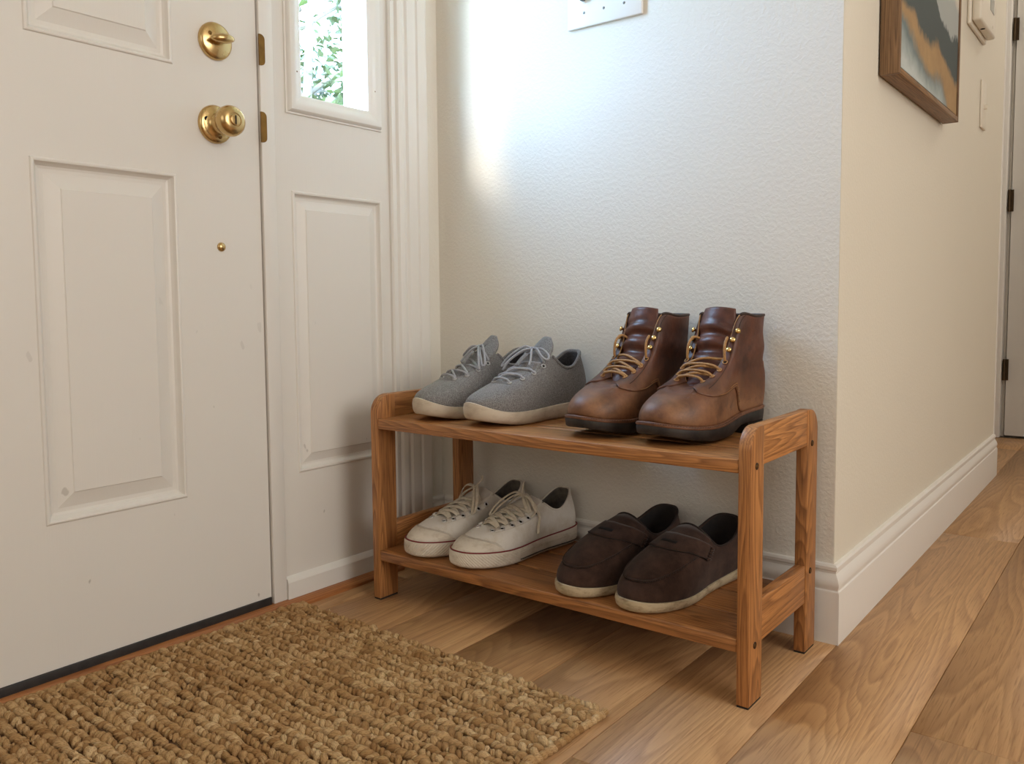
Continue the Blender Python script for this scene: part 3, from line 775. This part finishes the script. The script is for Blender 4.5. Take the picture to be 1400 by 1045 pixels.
def leather():
    t = NT('worn_brown_leather'); v = t.obj(); sp = t.n('SeparateXYZ', i0=v)
    n1 = t.noise(v, 16, 5, .65, .8); n2 = t.noise(v, 60, 5, .7); n3 = t.noise(v, 9, 2)
    c = t.mix(t.n('MapRange', i0=n1, i1=.32, i2=.68).outputs[0], rgb(54, 29, 20), rgb(102, 58, 37))
    # foot part is scuffed paler than the shaft
    pale = t.n('MapRange', i0=sp.outputs[2], i1=.115, i2=.055).outputs[0]
    scuff = t.math('MULTIPLY', pale, t.n('MapRange', i0=t.math('ADD', t.math('MULTIPLY', n3, .6), t.math('MULTIPLY', n2, .4)), i1=.38, i2=.62).outputs[0])
    c = t.mix(t.math('MULTIPLY', scuff, .75), c, rgb(154, 110, 75))
    dk = t.math('MULTIPLY', pale, t.n('MapRange', i0=t.noise(v, 30, 4, .6, .5), i1=.56, i2=.66).outputs[0])
    c = t.mix(t.math('MULTIPLY', dk, .7), c, rgb(84, 54, 38))
    t.base(c); t.rough(t.math('MULTIPLY_ADD', n2, .28, .38))
    pores = t.noise(v, 650, 2); t.normal(t.bump(pores, .10, .0005, t.bump(t.noise(v, 34, 3), .45, .0022))); return t.m
M['leather'] = leather()
M['leather_dark'] = simple('oxblood_leather', rgb(66, 32, 23), rgb(98, 54, 38), 40, .4, bump=.3, bscale=90, bdist=.0015)
M['leather_in'] = simple('boot_lining', rgb(40, 30, 26), rgb(56, 42, 34), 60, .8)
M['binding'] = simple('dark_binding', rgb(52, 36, 28), rough=.6)
M['welt'] = simple('brown_welt', rgb(92, 58, 40), rgb(118, 78, 54), 60, .55)
M['outsole'] = simple('dark_rubber_sole', rgb(34, 31, 30), rgb(58, 52, 48), 50, .6, bump=.2, bscale=120)
M['stitch_tan'] = simple('tan_thread', rgb(172, 128, 84), rough=.8)
M['stitch_dark'] = simple('dark_thread', rgb(44, 26, 20), rough=.8)
M['lace_tan'] = simple('tan_leather_lace', rgb(150, 108, 62), rgb(178, 134, 82), 300, .6)
M['hook_brass'] = brass('hook_brass', rgb(238, 212, 150), rgb(222, 188, 120), .2)
def canvas():
    t = NT('off_white_canvas'); v = t.obj()
    d = t.n('MapRange', i0=t.noise(v, 22, 5, .65), i1=.42, i2=.72).outputs[0]
    c = t.mix(t.math('MULTIPLY', d, .7), rgb(224, 218, 208), rgb(188, 172, 144)); w1 = t.noise(v, 1100, 1)
    t.base(c); t.rough(.9); t.normal(t.bump(w1, .35, .0004, t.bump(t.noise(v, 45, 2), .3, .0015))); return t.m
M['canvas'] = canvas()
M['canvas_in'] = simple('sneaker_lining', rgb(120, 112, 102), rgb(92, 86, 80), 80, .95)
M['lace_white'] = simple('off_white_lace', rgb(208, 198, 180), rgb(190, 178, 156), 200, .9, bump=.4, bscale=1400, bdist=.0004)
M['red_line'] = simple('dark_red_stripe', rgb(122, 30, 36), rough=.6)
M['black_line'] = simple('black_stripe', rgb(34, 28, 28), rough=.6)
def suede(name, c1, c2):
    t = NT(name); v = t.obj(); n1 = t.noise(v, 40, 5, .7); f = t.noise(v, 1200, 2, .7)
    c = t.mix(t.n('MapRange', i0=n1, i1=.35, i2=.68).outputs[0], c1, c2); c = t.mix(t.math('MULTIPLY', f, .35), c, c1)
    t.base(c); t.rough(.95); t.b.inputs['Specular IOR Level'].default_value = .12; t.b.inputs['Sheen Weight'].default_value = .12
    t.normal(t.bump(f, .35, .0005)); return t.m
M['suede'] = suede('brown_suede', rgb(50, 35, 29), rgb(78, 57, 47))
M['suede_in'] = simple('loafer_lining', rgb(30, 26, 26), rgb(44, 36, 32), 60, .8)
M['suede_edge'] = simple('loafer_edge', rgb(40, 28, 23), rough=.9)
M['insole'] = simple('insole', rgb(58, 50, 44), rough=.95)

spring = lambda y, k=.013: k * max(0., (-y - .195) / .095) ** 1.6 + .005 * max(0., (.028 + y) / .028) ** 2
OUT = [(0, 0), (.027, -.009), (.036, -.040), (.037, -.095), (.043, -.145), (.0515, -.195), (.047, -.243), (.028, -.2785), (0, -.290)]
def table(zA, C1, C2, B, out=OUT): return [(o_[0], o_[1], z) + c1 + c2 + b for o_, z, c1, c2, b in zip(out, zA, C1, C2, B)]

def lace_bar(sh, t_, v, lift, arr, drop=.002):
    S = sh.S; p = S.at(t_, v, .0016); n_ = S.nrm(t_, v); q = np.array((-p[0], p[1], p[2])); nq = np.array((-n_[0], n_[1], n_[2]))
    mid = (p + q) / 2 + np.array((0, -.25, 1.)) * lift
    arr.append([p - n_ * drop, p + n_ * .0016, p * .7 + mid * .3 + np.array((0, -.2, 1)) * lift * .45, mid, q * .7 + mid * .3 + np.array((0, -.2, 1)) * lift * .45, q + nq * .0016, q - nq * drop])

# ---------------------------------------------------------------- grey wool sneakers
def grey_sneaker(loc, rz, mirror, label):
    root = tag(empty('wool_sneaker', loc, rz), label, 'shoe', 'pair of grey wool sneakers on the top shelf')
    zA = [.038, .035, .029, .026, .024, .023, .025, .036, .043]
    C1 = [(0, .008, .065), (.031, -.003, .062), (.041, -.038, .06), (.041, -.095, .06), (.047, -.145, .058), (.056, -.197, .048), (.051, -.248, .047), (.030, -.283, .055), (0, -.294, .060)]
    C2 = [(0, -.002, .10), (.026, -.013, .098), (.037, -.05, .088), (.039, -.092, .09), (.041, -.122, .102), (.043, -.158, .088), (.041, -.198, .075), (.027, -.236, .069), (0, -.250, .068)]
    B = [(0, -.010, .128), (.021, -.020, .124), (.032, -.052, .101), (.032, -.086, .104), (.0285, -.110, .123), (.0275, -.134, .115), (.0265, -.160, .100), (.0220, -.187, .086), (0, -.203, .079)]
    S = Surf(table(zA, C1, C2, B)); sh = Shoe(root, S, mirror, -.004)
    up = sh.patch('upper', 0, S.N, 0, 1, 'wool', nt=120, nv=24, thick=.0042, closed=True, rim='wool_dark')
    lip = lambda y, z: z + .0025
    sole = sh.sole('sole', [(-.012, lambda y, z: spring(y) + .0), (-.003, lambda y, z: spring(y) + .0006), (.001, lambda y, z: spring(y) + .0045), (lambda y: .0035 + .003 * sstep(-.06, 0, y), lambda y, z: spring(y) * .5 + z * .45), (lambda y: .0042 + .002 * sstep(-.06, 0, y), lambda y, z: z * .86), (.0030, lip), (.0010, lambda y, z: z + .0034), (-.004, lambda y, z: z + .002)], 'foam')
    ins = sh.sole('insole', [(-.006, lambda y, z: z * .8), (-.007, lambda y, z: z + .006)], 'insole')
    # padded collar roll
    sh.line('collar', [S.at(t_, 1.0) for t_ in np.linspace(-3.9, 3.9, 60)], .0034, 'wool', sides=8)
    tg = sh.tongue('tongue', [(0, -.214, .071), (0, -.176, .095), (0, -.142, .116), (0, -.114, .137), (0, -.094, .159)], [.022, .029, .031, .032, .032, .032, .031, .028, .022, .010], 'wool', .30, .0045)
    sh.line('tongue_seam', smooth_path([(0, -.118, .1375), (0, -.108, .1445), (0, -.0965, .157)], 5), .0008, 'wool_dark', tg)
    rows = [7.15, 6.35, 5.55, 4.75]
    for r_ in rows:
        for tt in (r_, S.N - r_): sh.eyelet(tt, .84, 'eyelet_grey', up, .0038, .0015, .0012)
    arr = []
    for r_ in rows[:-1]: lace_bar(sh, r_, .84, .008, arr)
    for a, b in zip(rows[:-1], rows[1:]):
        for sg in (-1,):
            p = S.at(a if sg > 0 else S.N - a, .86, .003); q = S.at((a + b) / 2 if sg < 0 else S.N - (a + b) / 2, .97, .001)
            arr.append([p, (p + q) / 2 + np.array((0, -.003, .008)), q])
    K = np.array((0, -.132, .1375))
    pt = S.at(rows[-1], .9, .002); qt = np.array((-pt[0], pt[1], pt[2]))
    arr += [[pt, (pt + K) / 2 + np.array((0, 0, .004)), K], [qt, (qt + K) / 2 + np.array((0, 0, .004)), K]]
    k = lambda x, y, z: K + np.array((x, y, z))
    arr += [[K, k(-.018, -.006, .004), k(-.040, -.020, -.012), k(-.054, -.030, -.030), k(-.050, -.033, -.034), k(-.034, -.024, -.018), k(-.014, -.010, -.004), K],
            [K, k(.016, -.006, .001), k(.034, -.010, -.013), k(.044, -.006, -.019), k(.041, .002, -.012), k(.022, .003, .000), K],
            [K, k(-.014, -.014, -.003), k(-.034, -.030, -.022), k(-.046, -.038, -.042)],
            [K, k(.008, -.012, -.004), k(.018, -.024, -.020), k(.021, -.032, -.030)]]
    mb = MB()
    for a in arr: mb.add(tube_data(smooth_path(a, 7), .0023, 8))
    mb.add(dome(k(0, 0, -.003), (0, -.3, 1), .0055, .008, 12, 5))
    lc = sh.put('lace', mb.V, mb.F, 'lace_grey')
    # small loop on the tongue that holds the lace
    V, F = tube_data(smooth_path([(0, -.176, .106), (0, -.166, .117), (0, -.150, .1275), (0, -.142, .127)], 5), .0062, 8, flat=.22, up=(0, -.6, .8)); sh.put('tongue_loop', V, F, 'wool', tg)
    # crease across the vamp
    return root
grey_sneaker((.402, -.020, S1), R(-9), False, 'grey wool sneaker with cream sole, right beside the leather boots')
grey_sneaker((.270, -.020, S1), R(-11), True, 'grey wool sneaker with cream sole, next to the end frame by the door')

# ---------------------------------------------------------------- brown leather boots
def boot(loc, rz, mirror, label):
    root = tag(empty('leather_boot', loc, rz), label, 'boot', 'pair of brown leather boots on the top shelf')
    out = [(0, -.002), (.027, -.012), (.036, -.042), (.037, -.095), (.045, -.145), (.0535, -.195), (.050, -.245), (.030, -.282), (0, -.294)]
    zA = [.045, .045, .044, .040, .034, .030, .032, .037, .040]
    C1 = [(0, .010, .085), (.033, -.002, .085), (.044, -.036, .09), (.044, -.09, .085), (.049, -.142, .075), (.058, -.194, .056), (.056, -.250, .060), (.033, -.290, .068), (0, -.304, .072)]
    C2 = [(0, -.022, .135), (.026, -.024, .135), (.037, -.046, .145), (.041, -.082, .150), (.044, -.112, .145), (.046, -.138, .120), (.045, -.180, .094), (.030, -.224, .088), (0, -.246, .086)]
    B = [(0, -.006, .203), (.027, -.014, .203), (.043, -.040, .203), (.045, -.076, .203), (.037, -.106, .203), (.032, -.124, .160), (.0295, -.147, .124), (.0240, -.171, .100), (0, -.186, .089)]
    S = Surf(table(zA, C1, C2, B, out)); sh = Shoe(root, S, mirror, -.005)
    creases = lambda t_, v: .0012 * math.sin(v * 46 + .6 * math.sin(t_ * 2)) * math.exp(-((v - .72) / .12) ** 2) if 6 < t_ < 10 else 0
    vamp = sh.patch('vamp', 2.4, S.N - 2.4, 0, lambda t_: 1 if 6.9 < t_ < 9.1 else (.75 if 5 < t_ < 11 else .55), 'leather', nt=110, nv=26, thick=.0028, disp=creases, rim='leather_in')
    def qlo(t_):
        a = t_ if t_ <= 8 else 16 - t_; a = abs(a) if a < 8 else a
        return float(np.interp(a, [0, 3.0, 3.25, 3.45, 3.65, 3.9, 4.3, 5.0, 5.8, 6.6, 7.2, 7.5], [0, 0, .04, .13, .25, .335, .36, .40, .47, .58, .76, .92]))
    wr = lambda t_, v: .0022 * math.sin(v * 17 + t_ * 1.3) * math.exp(-((v - .62) / .2) ** 2) * (1 if abs(t_) < 4 else .4)
    quarter = sh.patch('quarter', -7.42, 7.42, qlo, 1.0, 'leather', off=.0024, nt=150, nv=30, thick=.0026, disp=wr, rim='leather_in')
    for sg in (1, -1):
        f = lambda t_: qlo(abs(t_)) + .022
        sh.stitches('stitching', f, sg * 3.4, sg * 5.4, 34, 'stitch_tan', quarter, off=.0030)
        sh.stitches('stitching', lambda t_: qlo(abs(t_)) + .045, sg * 3.4, sg * 4.6, 24, 'stitch_tan', quarter, off=.0030)
        # stay line behind the hooks
        pts = [S.at(sg * a, v, .0028) for a, v in zip(np.linspace(3.55, 6.2, 24), np.interp(np.linspace(3.55, 6.2, 24), [3.55, 4.2, 5, 5.8, 6.2], [.985, .90, .82, .72, .62]))]
        sh.line('stay_seam', pts, .0005, 'stitch_dark', quarter, 5)
        sh.line('back_seam', [S.at(sg * 1.05, v, .0027) for v in np.linspace(.03, .55, 20)], .0005, 'stitch_tan', quarter, 5)
    sh.line('collar_binding', [S.at(t_, 1.0, .0010) for t_ in np.linspace(-3.95, 3.95, 70)], .0026, 'binding', sides=8)
    for sg in (1, -1): sh.line('stay_edge', [S.at(sg * t_, 1.0, .0012) for t_ in np.linspace(3.95, 7.4, 40)], .0013, 'lace_tan', quarter, 6)
    # sole: welt, outsole, heel
    hz = lambda y: .0
    bot = lambda y, z: .004 + .014 * sstep(-.150, -.085, y) + .016 * max(0., (-y - .2) / .095) ** 1.6
    sh.sole('welt', [(-.006, lambda y, z: z - .005), (.0050, lambda y, z: z - .0052), (.0058, lambda y, z: z - .0035), (.0055, lambda y, z: z - .0010), (.004, lambda y, z: z + .0002), (-.006, lambda y, z: z + .0004)], 'welt')
    os_ = sh.sole('outsole', [(-.012, lambda y, z: bot(y, z) + 0), (.0005, lambda y, z: bot(y, z) + .0005), (.0036, lambda y, z: bot(y, z) + .003), (.0050, lambda y, z: z - .0085), (.0046, lambda y, z: z - .0055), (-.006, lambda y, z: z - .005)], 'outsole')
    # stacked heel block
    P = [S.raw(t_, 0) for t_ in np.linspace(-2.62, 2.62, 40)]; V = []; F = []
    for z, o_ in ((.0, .97), (.0015, 1.0), (.011, 1.03), (.012, 1.0), (.0185, 1.05)):
        for p in P: V.append((p[0] * (o_ + .04), (p[1] + .04) * (o_ + .03) - .04, z))
    n = len(P)
    for k in range(4):
        for i in range(n): F.append((k * n + i, k * n + (i + 1) % n, (k + 1) * n + (i + 1) % n, (k + 1) * n + i))
    F += [tuple(range(n)), tuple(range(4 * n, 5 * n))]
    autosmooth(sh.put('heel', V, F, 'outsole'), 40)
    sh.sole('insole', [(-.006, lambda y, z: z - .002), (-.007, lambda y, z: z + .008)], 'leather_in')
    sh.stitches('welt_stitching', lambda t_: .0, 3.2, 12.8, 90, 'stitch_dark', None, .0005, .6, .0052)
    # tongue with folds
    rw = random.Random(5 + mirror)
    ph = rw.uniform(0, 6)
    fold = lambda u, q: .0046 * math.sin(u * 38 + q * 1.4 + ph + .9 * math.sin(q * 2.2 + u * 6)) * sstep(.12, .3, u) * (1 - sstep(.72, .9, u)) * (1 - .35 * q * q)
    sh.tongue('tongue', [(0, -.200, .078), (0, -.172, .100), (0, -.148, .128), (0, -.133, .158), (0, -.123, .190), (0, -.112, .218)], [.021, .029, .032, .034, .035, .035, .034, .029], 'leather_dark', .34, .003, 18, fold)
    rows = [7.0, 6.45, 5.95, 5.5]
    for r_ in rows:
        for tt in (r_, -r_): sh.eyelet(tt, .87, 'stitch_tan', quarter, .0036, .0010, .0032)
    for r_ in (5.08, 4.68, 4.30):
        for tt in (r_, -r_):
            p = S.at(tt, .90, .0024); n_ = S.nrm(tt, .90)
            hk = sh.put('speed_hook', *[list(map(np.array, x)) if k_ == 0 else x for k_, x in enumerate(lathe([(0, 0), (0, .0026), (.003, .0024), (.0036, .0045), (.0055, .0048), (.0072, .0036), (.0078, .0004)], 14, 2))], 'hook_brass', quarter)
            # orient the lathe (built along +z) onto the leather
            me = hk.data; q = Vector(sh.w(n_ + np.array((0, 0, 0))) if False else ((-n_[0] if mirror else n_[0]), n_[1], n_[2])).to_track_quat('Z', 'Y'); base_p = Vector(sh.w(p))
            src = lathe([(0, 0), (0, .0026), (.003, .0024), (.0036, .0045), (.0055, .0048), (.0072, .0036), (.0078, .0004)], 14, 2)[0]
            for vtx, c in zip(me.vertices, src): vtx.co = base_p + q @ Vector(c)
    arr = []
    for i, r_ in enumerate(rows[:3]): lace_bar(sh, r_, .87, .010, arr, .004)
    for a, b in zip(rows[:3], rows[1:]):
        for sg in (-1,):
            p = S.at(sg * a, .9, .0045); q = S.at(-sg * (a * .45 + b * .55), .985, .0); m_ = (p + q) / 2 + np.array((0, -.006, .007))
            arr.append([p - S.nrm(sg * a, .9) * .004, p, m_, q])
    # loose upper ends: out of the top eyelet, looping over the edge into the boot
    for sg in (1, -1):
        p = S.at(sg * rows[3], .90, .003); n_ = S.nrm(sg * rows[3], .9); e = S.at(sg * 5.05, 1.0, .003)
        arr.append([p - n_ * .004, p + n_ * .003, p * .5 + e * .5 + n_ * .007 + np.array((0, -.004, .006)), e + np.array((0, -.006, .008)), e + np.array((-sg * .008, .004, .002)), e + np.array((-sg * .010, .014, -.02))])
    mb = MB()
    for a in arr: mb.add(tube_data(smooth_path(a, 7), .0023, 8))
    sh.put('lace', mb.V, mb.F, 'lace_tan')
    return root
boot((.768, -.014, S1), R(-8), False, 'scuffed brown leather boot with tan laces, beside the free end of the rack')
boot((.628, -.014, S1), R(-10), True, 'brown leather boot with tan laces, next to a grey sneaker')

# ---------------------------------------------------------------- white canvas sneakers
def canvas_sneaker(loc, rz, mirror, label):
    root = tag(empty('canvas_sneaker', loc, rz), label, 'shoe', 'pair of white canvas sneakers on the lower shelf')
    zA = [.032, .032, .030, .028, .027, .026, .026, .027, .028]
    C1 = [(0, .004, .058), (.030, -.004, .056), (.039, -.038, .052), (.039, -.095, .050), (.045, -.145, .050), (.054, -.196, .043), (.050, -.247, .044), (.030, -.283, .047), (0, -.294, .049)]
    C2 = [(0, -.004, .085), (.026, -.014, .083), (.036, -.048, .066), (.036, -.088, .070), (.038, -.118, .080), (.040, -.150, .074), (.038, -.184, .067), (.025, -.226, .061), (0, -.242, .060)]
    B = [(0, -.008, .106), (.021, -.018, .102), (.032, -.050, .079), (.031, -.080, .080), (.028, -.104, .095), (.0265, -.132, .090), (.0255, -.160, .080), (.0210, -.190, .070), (0, -.204, .065)]
    S = Surf(table(zA, C1, C2, B)); sh = Shoe(root, S, mirror, -.003)
    up = sh.patch('upper', 0, S.N, 0, 1, 'canvas', nt=120, nv=22, thick=.0028, closed=True, rim='canvas_in')
    sp = lambda y: .004 * max(0., (-y - .2) / .09) ** 1.6
    top = lambda y, z: z + .004 + .0025 * sstep(-.2, -.285, y)
    sole = sh.sole('sole', [(-.010, lambda y, z: sp(y)), (-.001, lambda y, z: sp(y) + .0006), (.0028, lambda y, z: sp(y) + .004), (.0040, lambda y, z: sp(y) + .011), (.0044, lambda y, z: top(y, z) - .008), (.0040, lambda y, z: top(y, z) - .001), (.0030, top), (-.004, lambda y, z: z)], 'rubber_white')
    def band(name, o_, zf, mat, rad, t0=0., t1=16., flat=.45, n=110, parent=None):
        pts = []
        for i in range(n + 1):
            t_ = t0 + (t1 - t0) * i / n; p = S.raw(t_, 0); q = S.raw(t_ + .03, 0) - S.raw(t_ - .03, 0); nn = np.array((-q[1], q[0], 0)); nn /= np.linalg.norm(nn)
            pts.append(p * (1, 1, 0) + nn * o_ + np.array((0, 0, zf(p[1], p[2]))))
        sh.line(name, pts, rad, mat, parent or sole, 6)
    band('red_stripe', .0040, lambda y, z: top(y, z) + .0002, 'red_line', .00125)
    band('dark_stripe', .0040, lambda y, z: sp(y) + .0075, 'black_line', .0011, -4.9, 4.9)
    band('dark_stripe', .0044, lambda y, z: sp(y) + .0075 + .012, 'rubber_white', .0010, -4.9, 4.9)
    # textured toe bumper: strip of small diamonds
    V = []; F = []; nt, nz = 84, 9
    mbp = MB()
    for i in range(nt + 1):
        t_ = 4.9 + 6.2 * i / nt; p = S.raw(t_, 0); q = S.raw(t_ + .03, 0) - S.raw(t_ - .03, 0); nn = np.array((-q[1], q[0], 0)); nn /= np.linalg.norm(nn)
        for j in range(nz + 1):
            f = j / nz; z = (sp(p[1]) + .0045) * (1 - f) + (top(p[1], p[2]) - .0012) * f
            bmp = .0009 * ((i + j) % 2) if 0 < j < nz else 0
            V.append(p * (1, 1, 0) + nn * (.0046 + .0010 * math.sin(math.pi * f) ** .5 + bmp) + np.array((0, 0, z)))
    m = nz + 1
    for i in range(nt):
        for j in range(nz):
            a = i * m + j; F += [(a, a + m, a + m + 1, a + 1)]
    tb_ = sh.put('toe_bumper', V, F, 'rubber_white', sole, fix=False, smooth=False)
    if not mirror: tb_.data.flip_normals()
    md = tb_.modifiers.new('thick', 'SOLIDIFY'); md.thickness = .002; md.offset = -1
    # rubber toe cap
    cap = lambda t_: float(np.interp(abs(t_ - 8), [0, .6, 1.2, 1.8, 2.3, 2.62], [.50, .49, .43, .32, .17, .0]))
    sh.patch('toe_cap', 5.40, 10.60, 0, lambda t_: max(.01, cap(t_)), 'rubber_white', off=.0016, nt=60, nv=12, thick=.0018)
    sh.stitches('cap_stitching', lambda t_: cap(t_) + .025, 5.8, 10.2, 60, 'lace_white', up, .0004, .6, .0004)
    sh.line('collar', [S.at(t_, 1.0) for t_ in np.linspace(-3.9, 3.9, 60)], .0019, 'canvas', sides=8)
    for sg in (1, -1): sh.stitches('stay_stitching', lambda t_: .66, sg * 4.1, sg * 6.9, 40, 'lace_white', up, .00035, .6, .0004)
    sh.line('heel_strip', [S.at(0, v, .0006) for v in np.linspace(.05, .97, 16)], .0042, 'canvas', up, 8, flat=.25, up=(0, 1, 0))
    sh.tongue('tongue', [(0, -.205, .060), (0, -.180, .072), (0, -.150, .087), (0, -.125, .097), (0, -.104, .104)], [.020, .029, .032, .032, .027], 'canvas', .30, .003)
    sh.sole('insole', [(-.006, lambda y, z: z * .8), (-.007, lambda y, z: z + .004)], 'insole')
    rows = [7.2, 6.68, 6.14, 5.6, 5.04, 4.42]
    for r_ in rows:
        for tt in (r_, S.N - r_): sh.eyelet(tt, .75, 'steel', up, .0041, .0015, .0010)
    mb = MB(); upv = (0, -.45, .9)
    def flat(a, rad=.0043, f=.26): mb.add(tube_data(smooth_path(a, 7), rad, 8, flat=f, up=upv))
    p = S.at(rows[0], .87, .0012); q = np.array((-p[0], p[1], p[2])); flat([p, (p + q) / 2 + np.array((0, -.002, .007)), q])
    for k_, (a, b) in enumerate(zip(rows[:4], rows[1:5])):
        for sg in (1, -1):
            p = S.at(sg * a, .87, .0014); q = S.at(-sg * b, .87, .0014); m_ = (p + q) / 2 + np.array((0, -.002, .0085 + .0012 * sg)); flat([p, p * .6 + m_ * .4 + np.array((0, 0, .0025)), m_, q * .6 + m_ * .4 + np.array((0, 0, .0025)), q])
    K = np.array((0, -.128, .1115)); k = lambda x, y, z: K + np.array((x, y, z))
    for sg in (1, -1):
        p = S.at(sg * rows[4], .87, .0016); flat([p, p * .5 + K * .5 + np.array((0, 0, .004)), K])
    flat([K, k(-.016, -.008, .003), k(-.036, -.026, -.014), k(-.047, -.040, -.034), k(-.042, -.044, -.040), k(-.030, -.030, -.020), k(-.012, -.012, -.002), K], .0033)
    flat([K, k(.014, -.004, .003), k(.030, -.006, -.008), k(.040, -.006, -.026), k(.034, -.014, -.034), k(.020, -.014, -.014), K], .0033)
    flat([K, k(.016, -.008, .002), k(.034, -.004, -.012), k(.044, .000, -.034), k(.048, -.006, -.052), k(.0505, -.010, -.066)], .0030)
    flat([K, k(-.006, .004, .006), k(-.010, .010, .014), k(-.009, .012, .021)], .0028)
    mb.add(dome(k(0, 0, -.003), (0, -.3, 1), .0062, .007, 12, 5))
    sh.put('lace', mb.V, mb.F, 'lace_white')
    root.scale = (1.02, 1.035, 1.02)
    return root
canvas_sneaker((.379, -.026, S2), R(-8.5), False, 'white canvas low-top sneaker with red stripe, beside the suede loafers')
canvas_sneaker((.256, -.026, S2), R(-9), True, 'white canvas low-top sneaker with red stripe, beside the door-end legs of the rack')

# ---------------------------------------------------------------- brown suede loafers
def loafer(loc, rz, mirror, label):
    root = tag(empty('suede_loafer', loc, rz), label, 'shoe', 'pair of brown suede loafers on the lower shelf')
    zA = [.022, .021, .018, .015, .014, .014, .016, .019, .021]
    C1 = [(0, .006, .055), (.031, -.003, .053), (.041, -.038, .05), (.041, -.09, .045), (.047, -.142, .045), (.056, -.196, .042), (.053, -.250, .046), (.033, -.288, .048), (0, -.299, .049)]
    C2 = [(0, -.004, .085), (.027, -.012, .082), (.040, -.046, .066), (.042, -.082, .062), (.046, -.122, .070), (.046, -.155, .082), (.038, -.195, .084), (.022, -.228, .078), (0, -.240, .076)]
    B = [(0, -.004, .104), (.024, -.014, .100), (.036, -.046, .082), (.0385, -.080, .074), (.038, -.104, .076), (.034, -.118, .088), (.025, -.126, .101), (.013, -.129, .109), (0, -.130, .112)]
    S = Surf(table(zA, C1, C2, B)); sh = Shoe(root, S, mirror, -.003)
    up = sh.patch('upper', 0, S.N, 0, 1, 'suede', nt=120, nv=24, thick=.003, closed=True, rim='suede_in')
    sp = lambda y: .003 * max(0., (-y - .2) / .09) ** 1.6 + .003 * max(0., (.02 + y) / .02)
    sh.sole('sole', [(-.010, lambda y, z: sp(y)), (.000, lambda y, z: sp(y) + .0006), (.0034, lambda y, z: sp(y) + .004), (.0046, lambda y, z: z * .72), (.0040, lambda y, z: z + .0008), (.0022, lambda y, z: z + .0018), (-.004, lambda y, z: z)], 'loafer_sole')
    sh.sole('insole', [(-.006, lambda y, z: z * .8), (-.007, lambda y, z: z + .004)], 'insole')
    sh.line('collar_binding', [S.at(t_, 1.0, .0003) for t_ in np.linspace(0, 16, 120, endpoint=False)], .0018, 'suede_edge', sides=6, closed=True)
    seam = lambda t_: float(np.interp(abs(t_ - 8), [0, .5, 1.0, 1.5, 2.0, 2.6, 3.2], [.345, .35, .375, .43, .51, .64, .80]))
    ap = sh.patch('apron', 5.0, 11.0, seam, .985, 'suede', off=.0014, nt=60, nv=18, thick=.0016)
    sh.line('apron_ridge', [S.at(t_, seam(t_) - .006, .0012) for t_ in np.linspace(5.0, 11.0, 90)], .0017, 'suede', ap, 8)
    mb = MB()
    for t_ in np.linspace(5.15, 10.85, 64):
        v = seam(t_); mb.add(tube_data([S.at(t_, v - .028, .0006), S.at(t_, v - .012, .0024), S.at(t_ , v + .004, .0028)], .0007, 5))
    sh.put('apron_stitching', mb.V, mb.F, 'suede_edge', ap)
    # penny strap across the instep with its slot
    slo = lambda t_: float(np.interp(abs(t_ - 8), [0, 1, 2, 3, 3.4], [.735, .725, .69, .62, .58]))
    shi = lambda t_: float(np.interp(abs(t_ - 8), [0, 1, 2, 3, 3.4], [.895, .89, .88, .86, .84]))
    st = sh.patch('strap', 4.7, 11.3, slo, shi, 'suede', off=.0034, nt=50, nv=8, thick=.002)
    mid = lambda t_: .5 * (slo(t_) + shi(t_))
    sh.patch('strap_slot', 7.25, 8.75, lambda t_: mid(t_) - .016, lambda t_: mid(t_) + .010, 'dark', off=.0037, nt=16, nv=2, thick=.0006, parent=st)
    sh.line('strap_edge', [S.at(t_, slo(t_), .0034) for t_ in np.linspace(4.7, 11.3, 60)], .0009, 'suede_edge', st, 6)
    for sg in (1, -1):
        mb = MB()
        for j in range(5):
            v = .60 + .05 * j; a = S.at(8 + sg * 3.18, v, .0045); b = S.at(8 + sg * 3.45, v - .01, .0040); mb.add(tube_data([a, (a + b) / 2 + S.nrm(8 + sg * 3.3, v) * .002, b], .0022, 6))
        sh.put('beef_roll', mb.V, mb.F, 'suede', st)
    root.scale = (1.03, 1.045, 1.0)
    return root
loafer((.740, -.028, S2), R(-8), False, 'dark brown suede penny loafer with cream sole, beside the free end legs of the rack')
loafer((.619, -.028, S2), R(-9), True, 'dark brown suede penny loafer with cream sole, next to a white canvas sneaker')
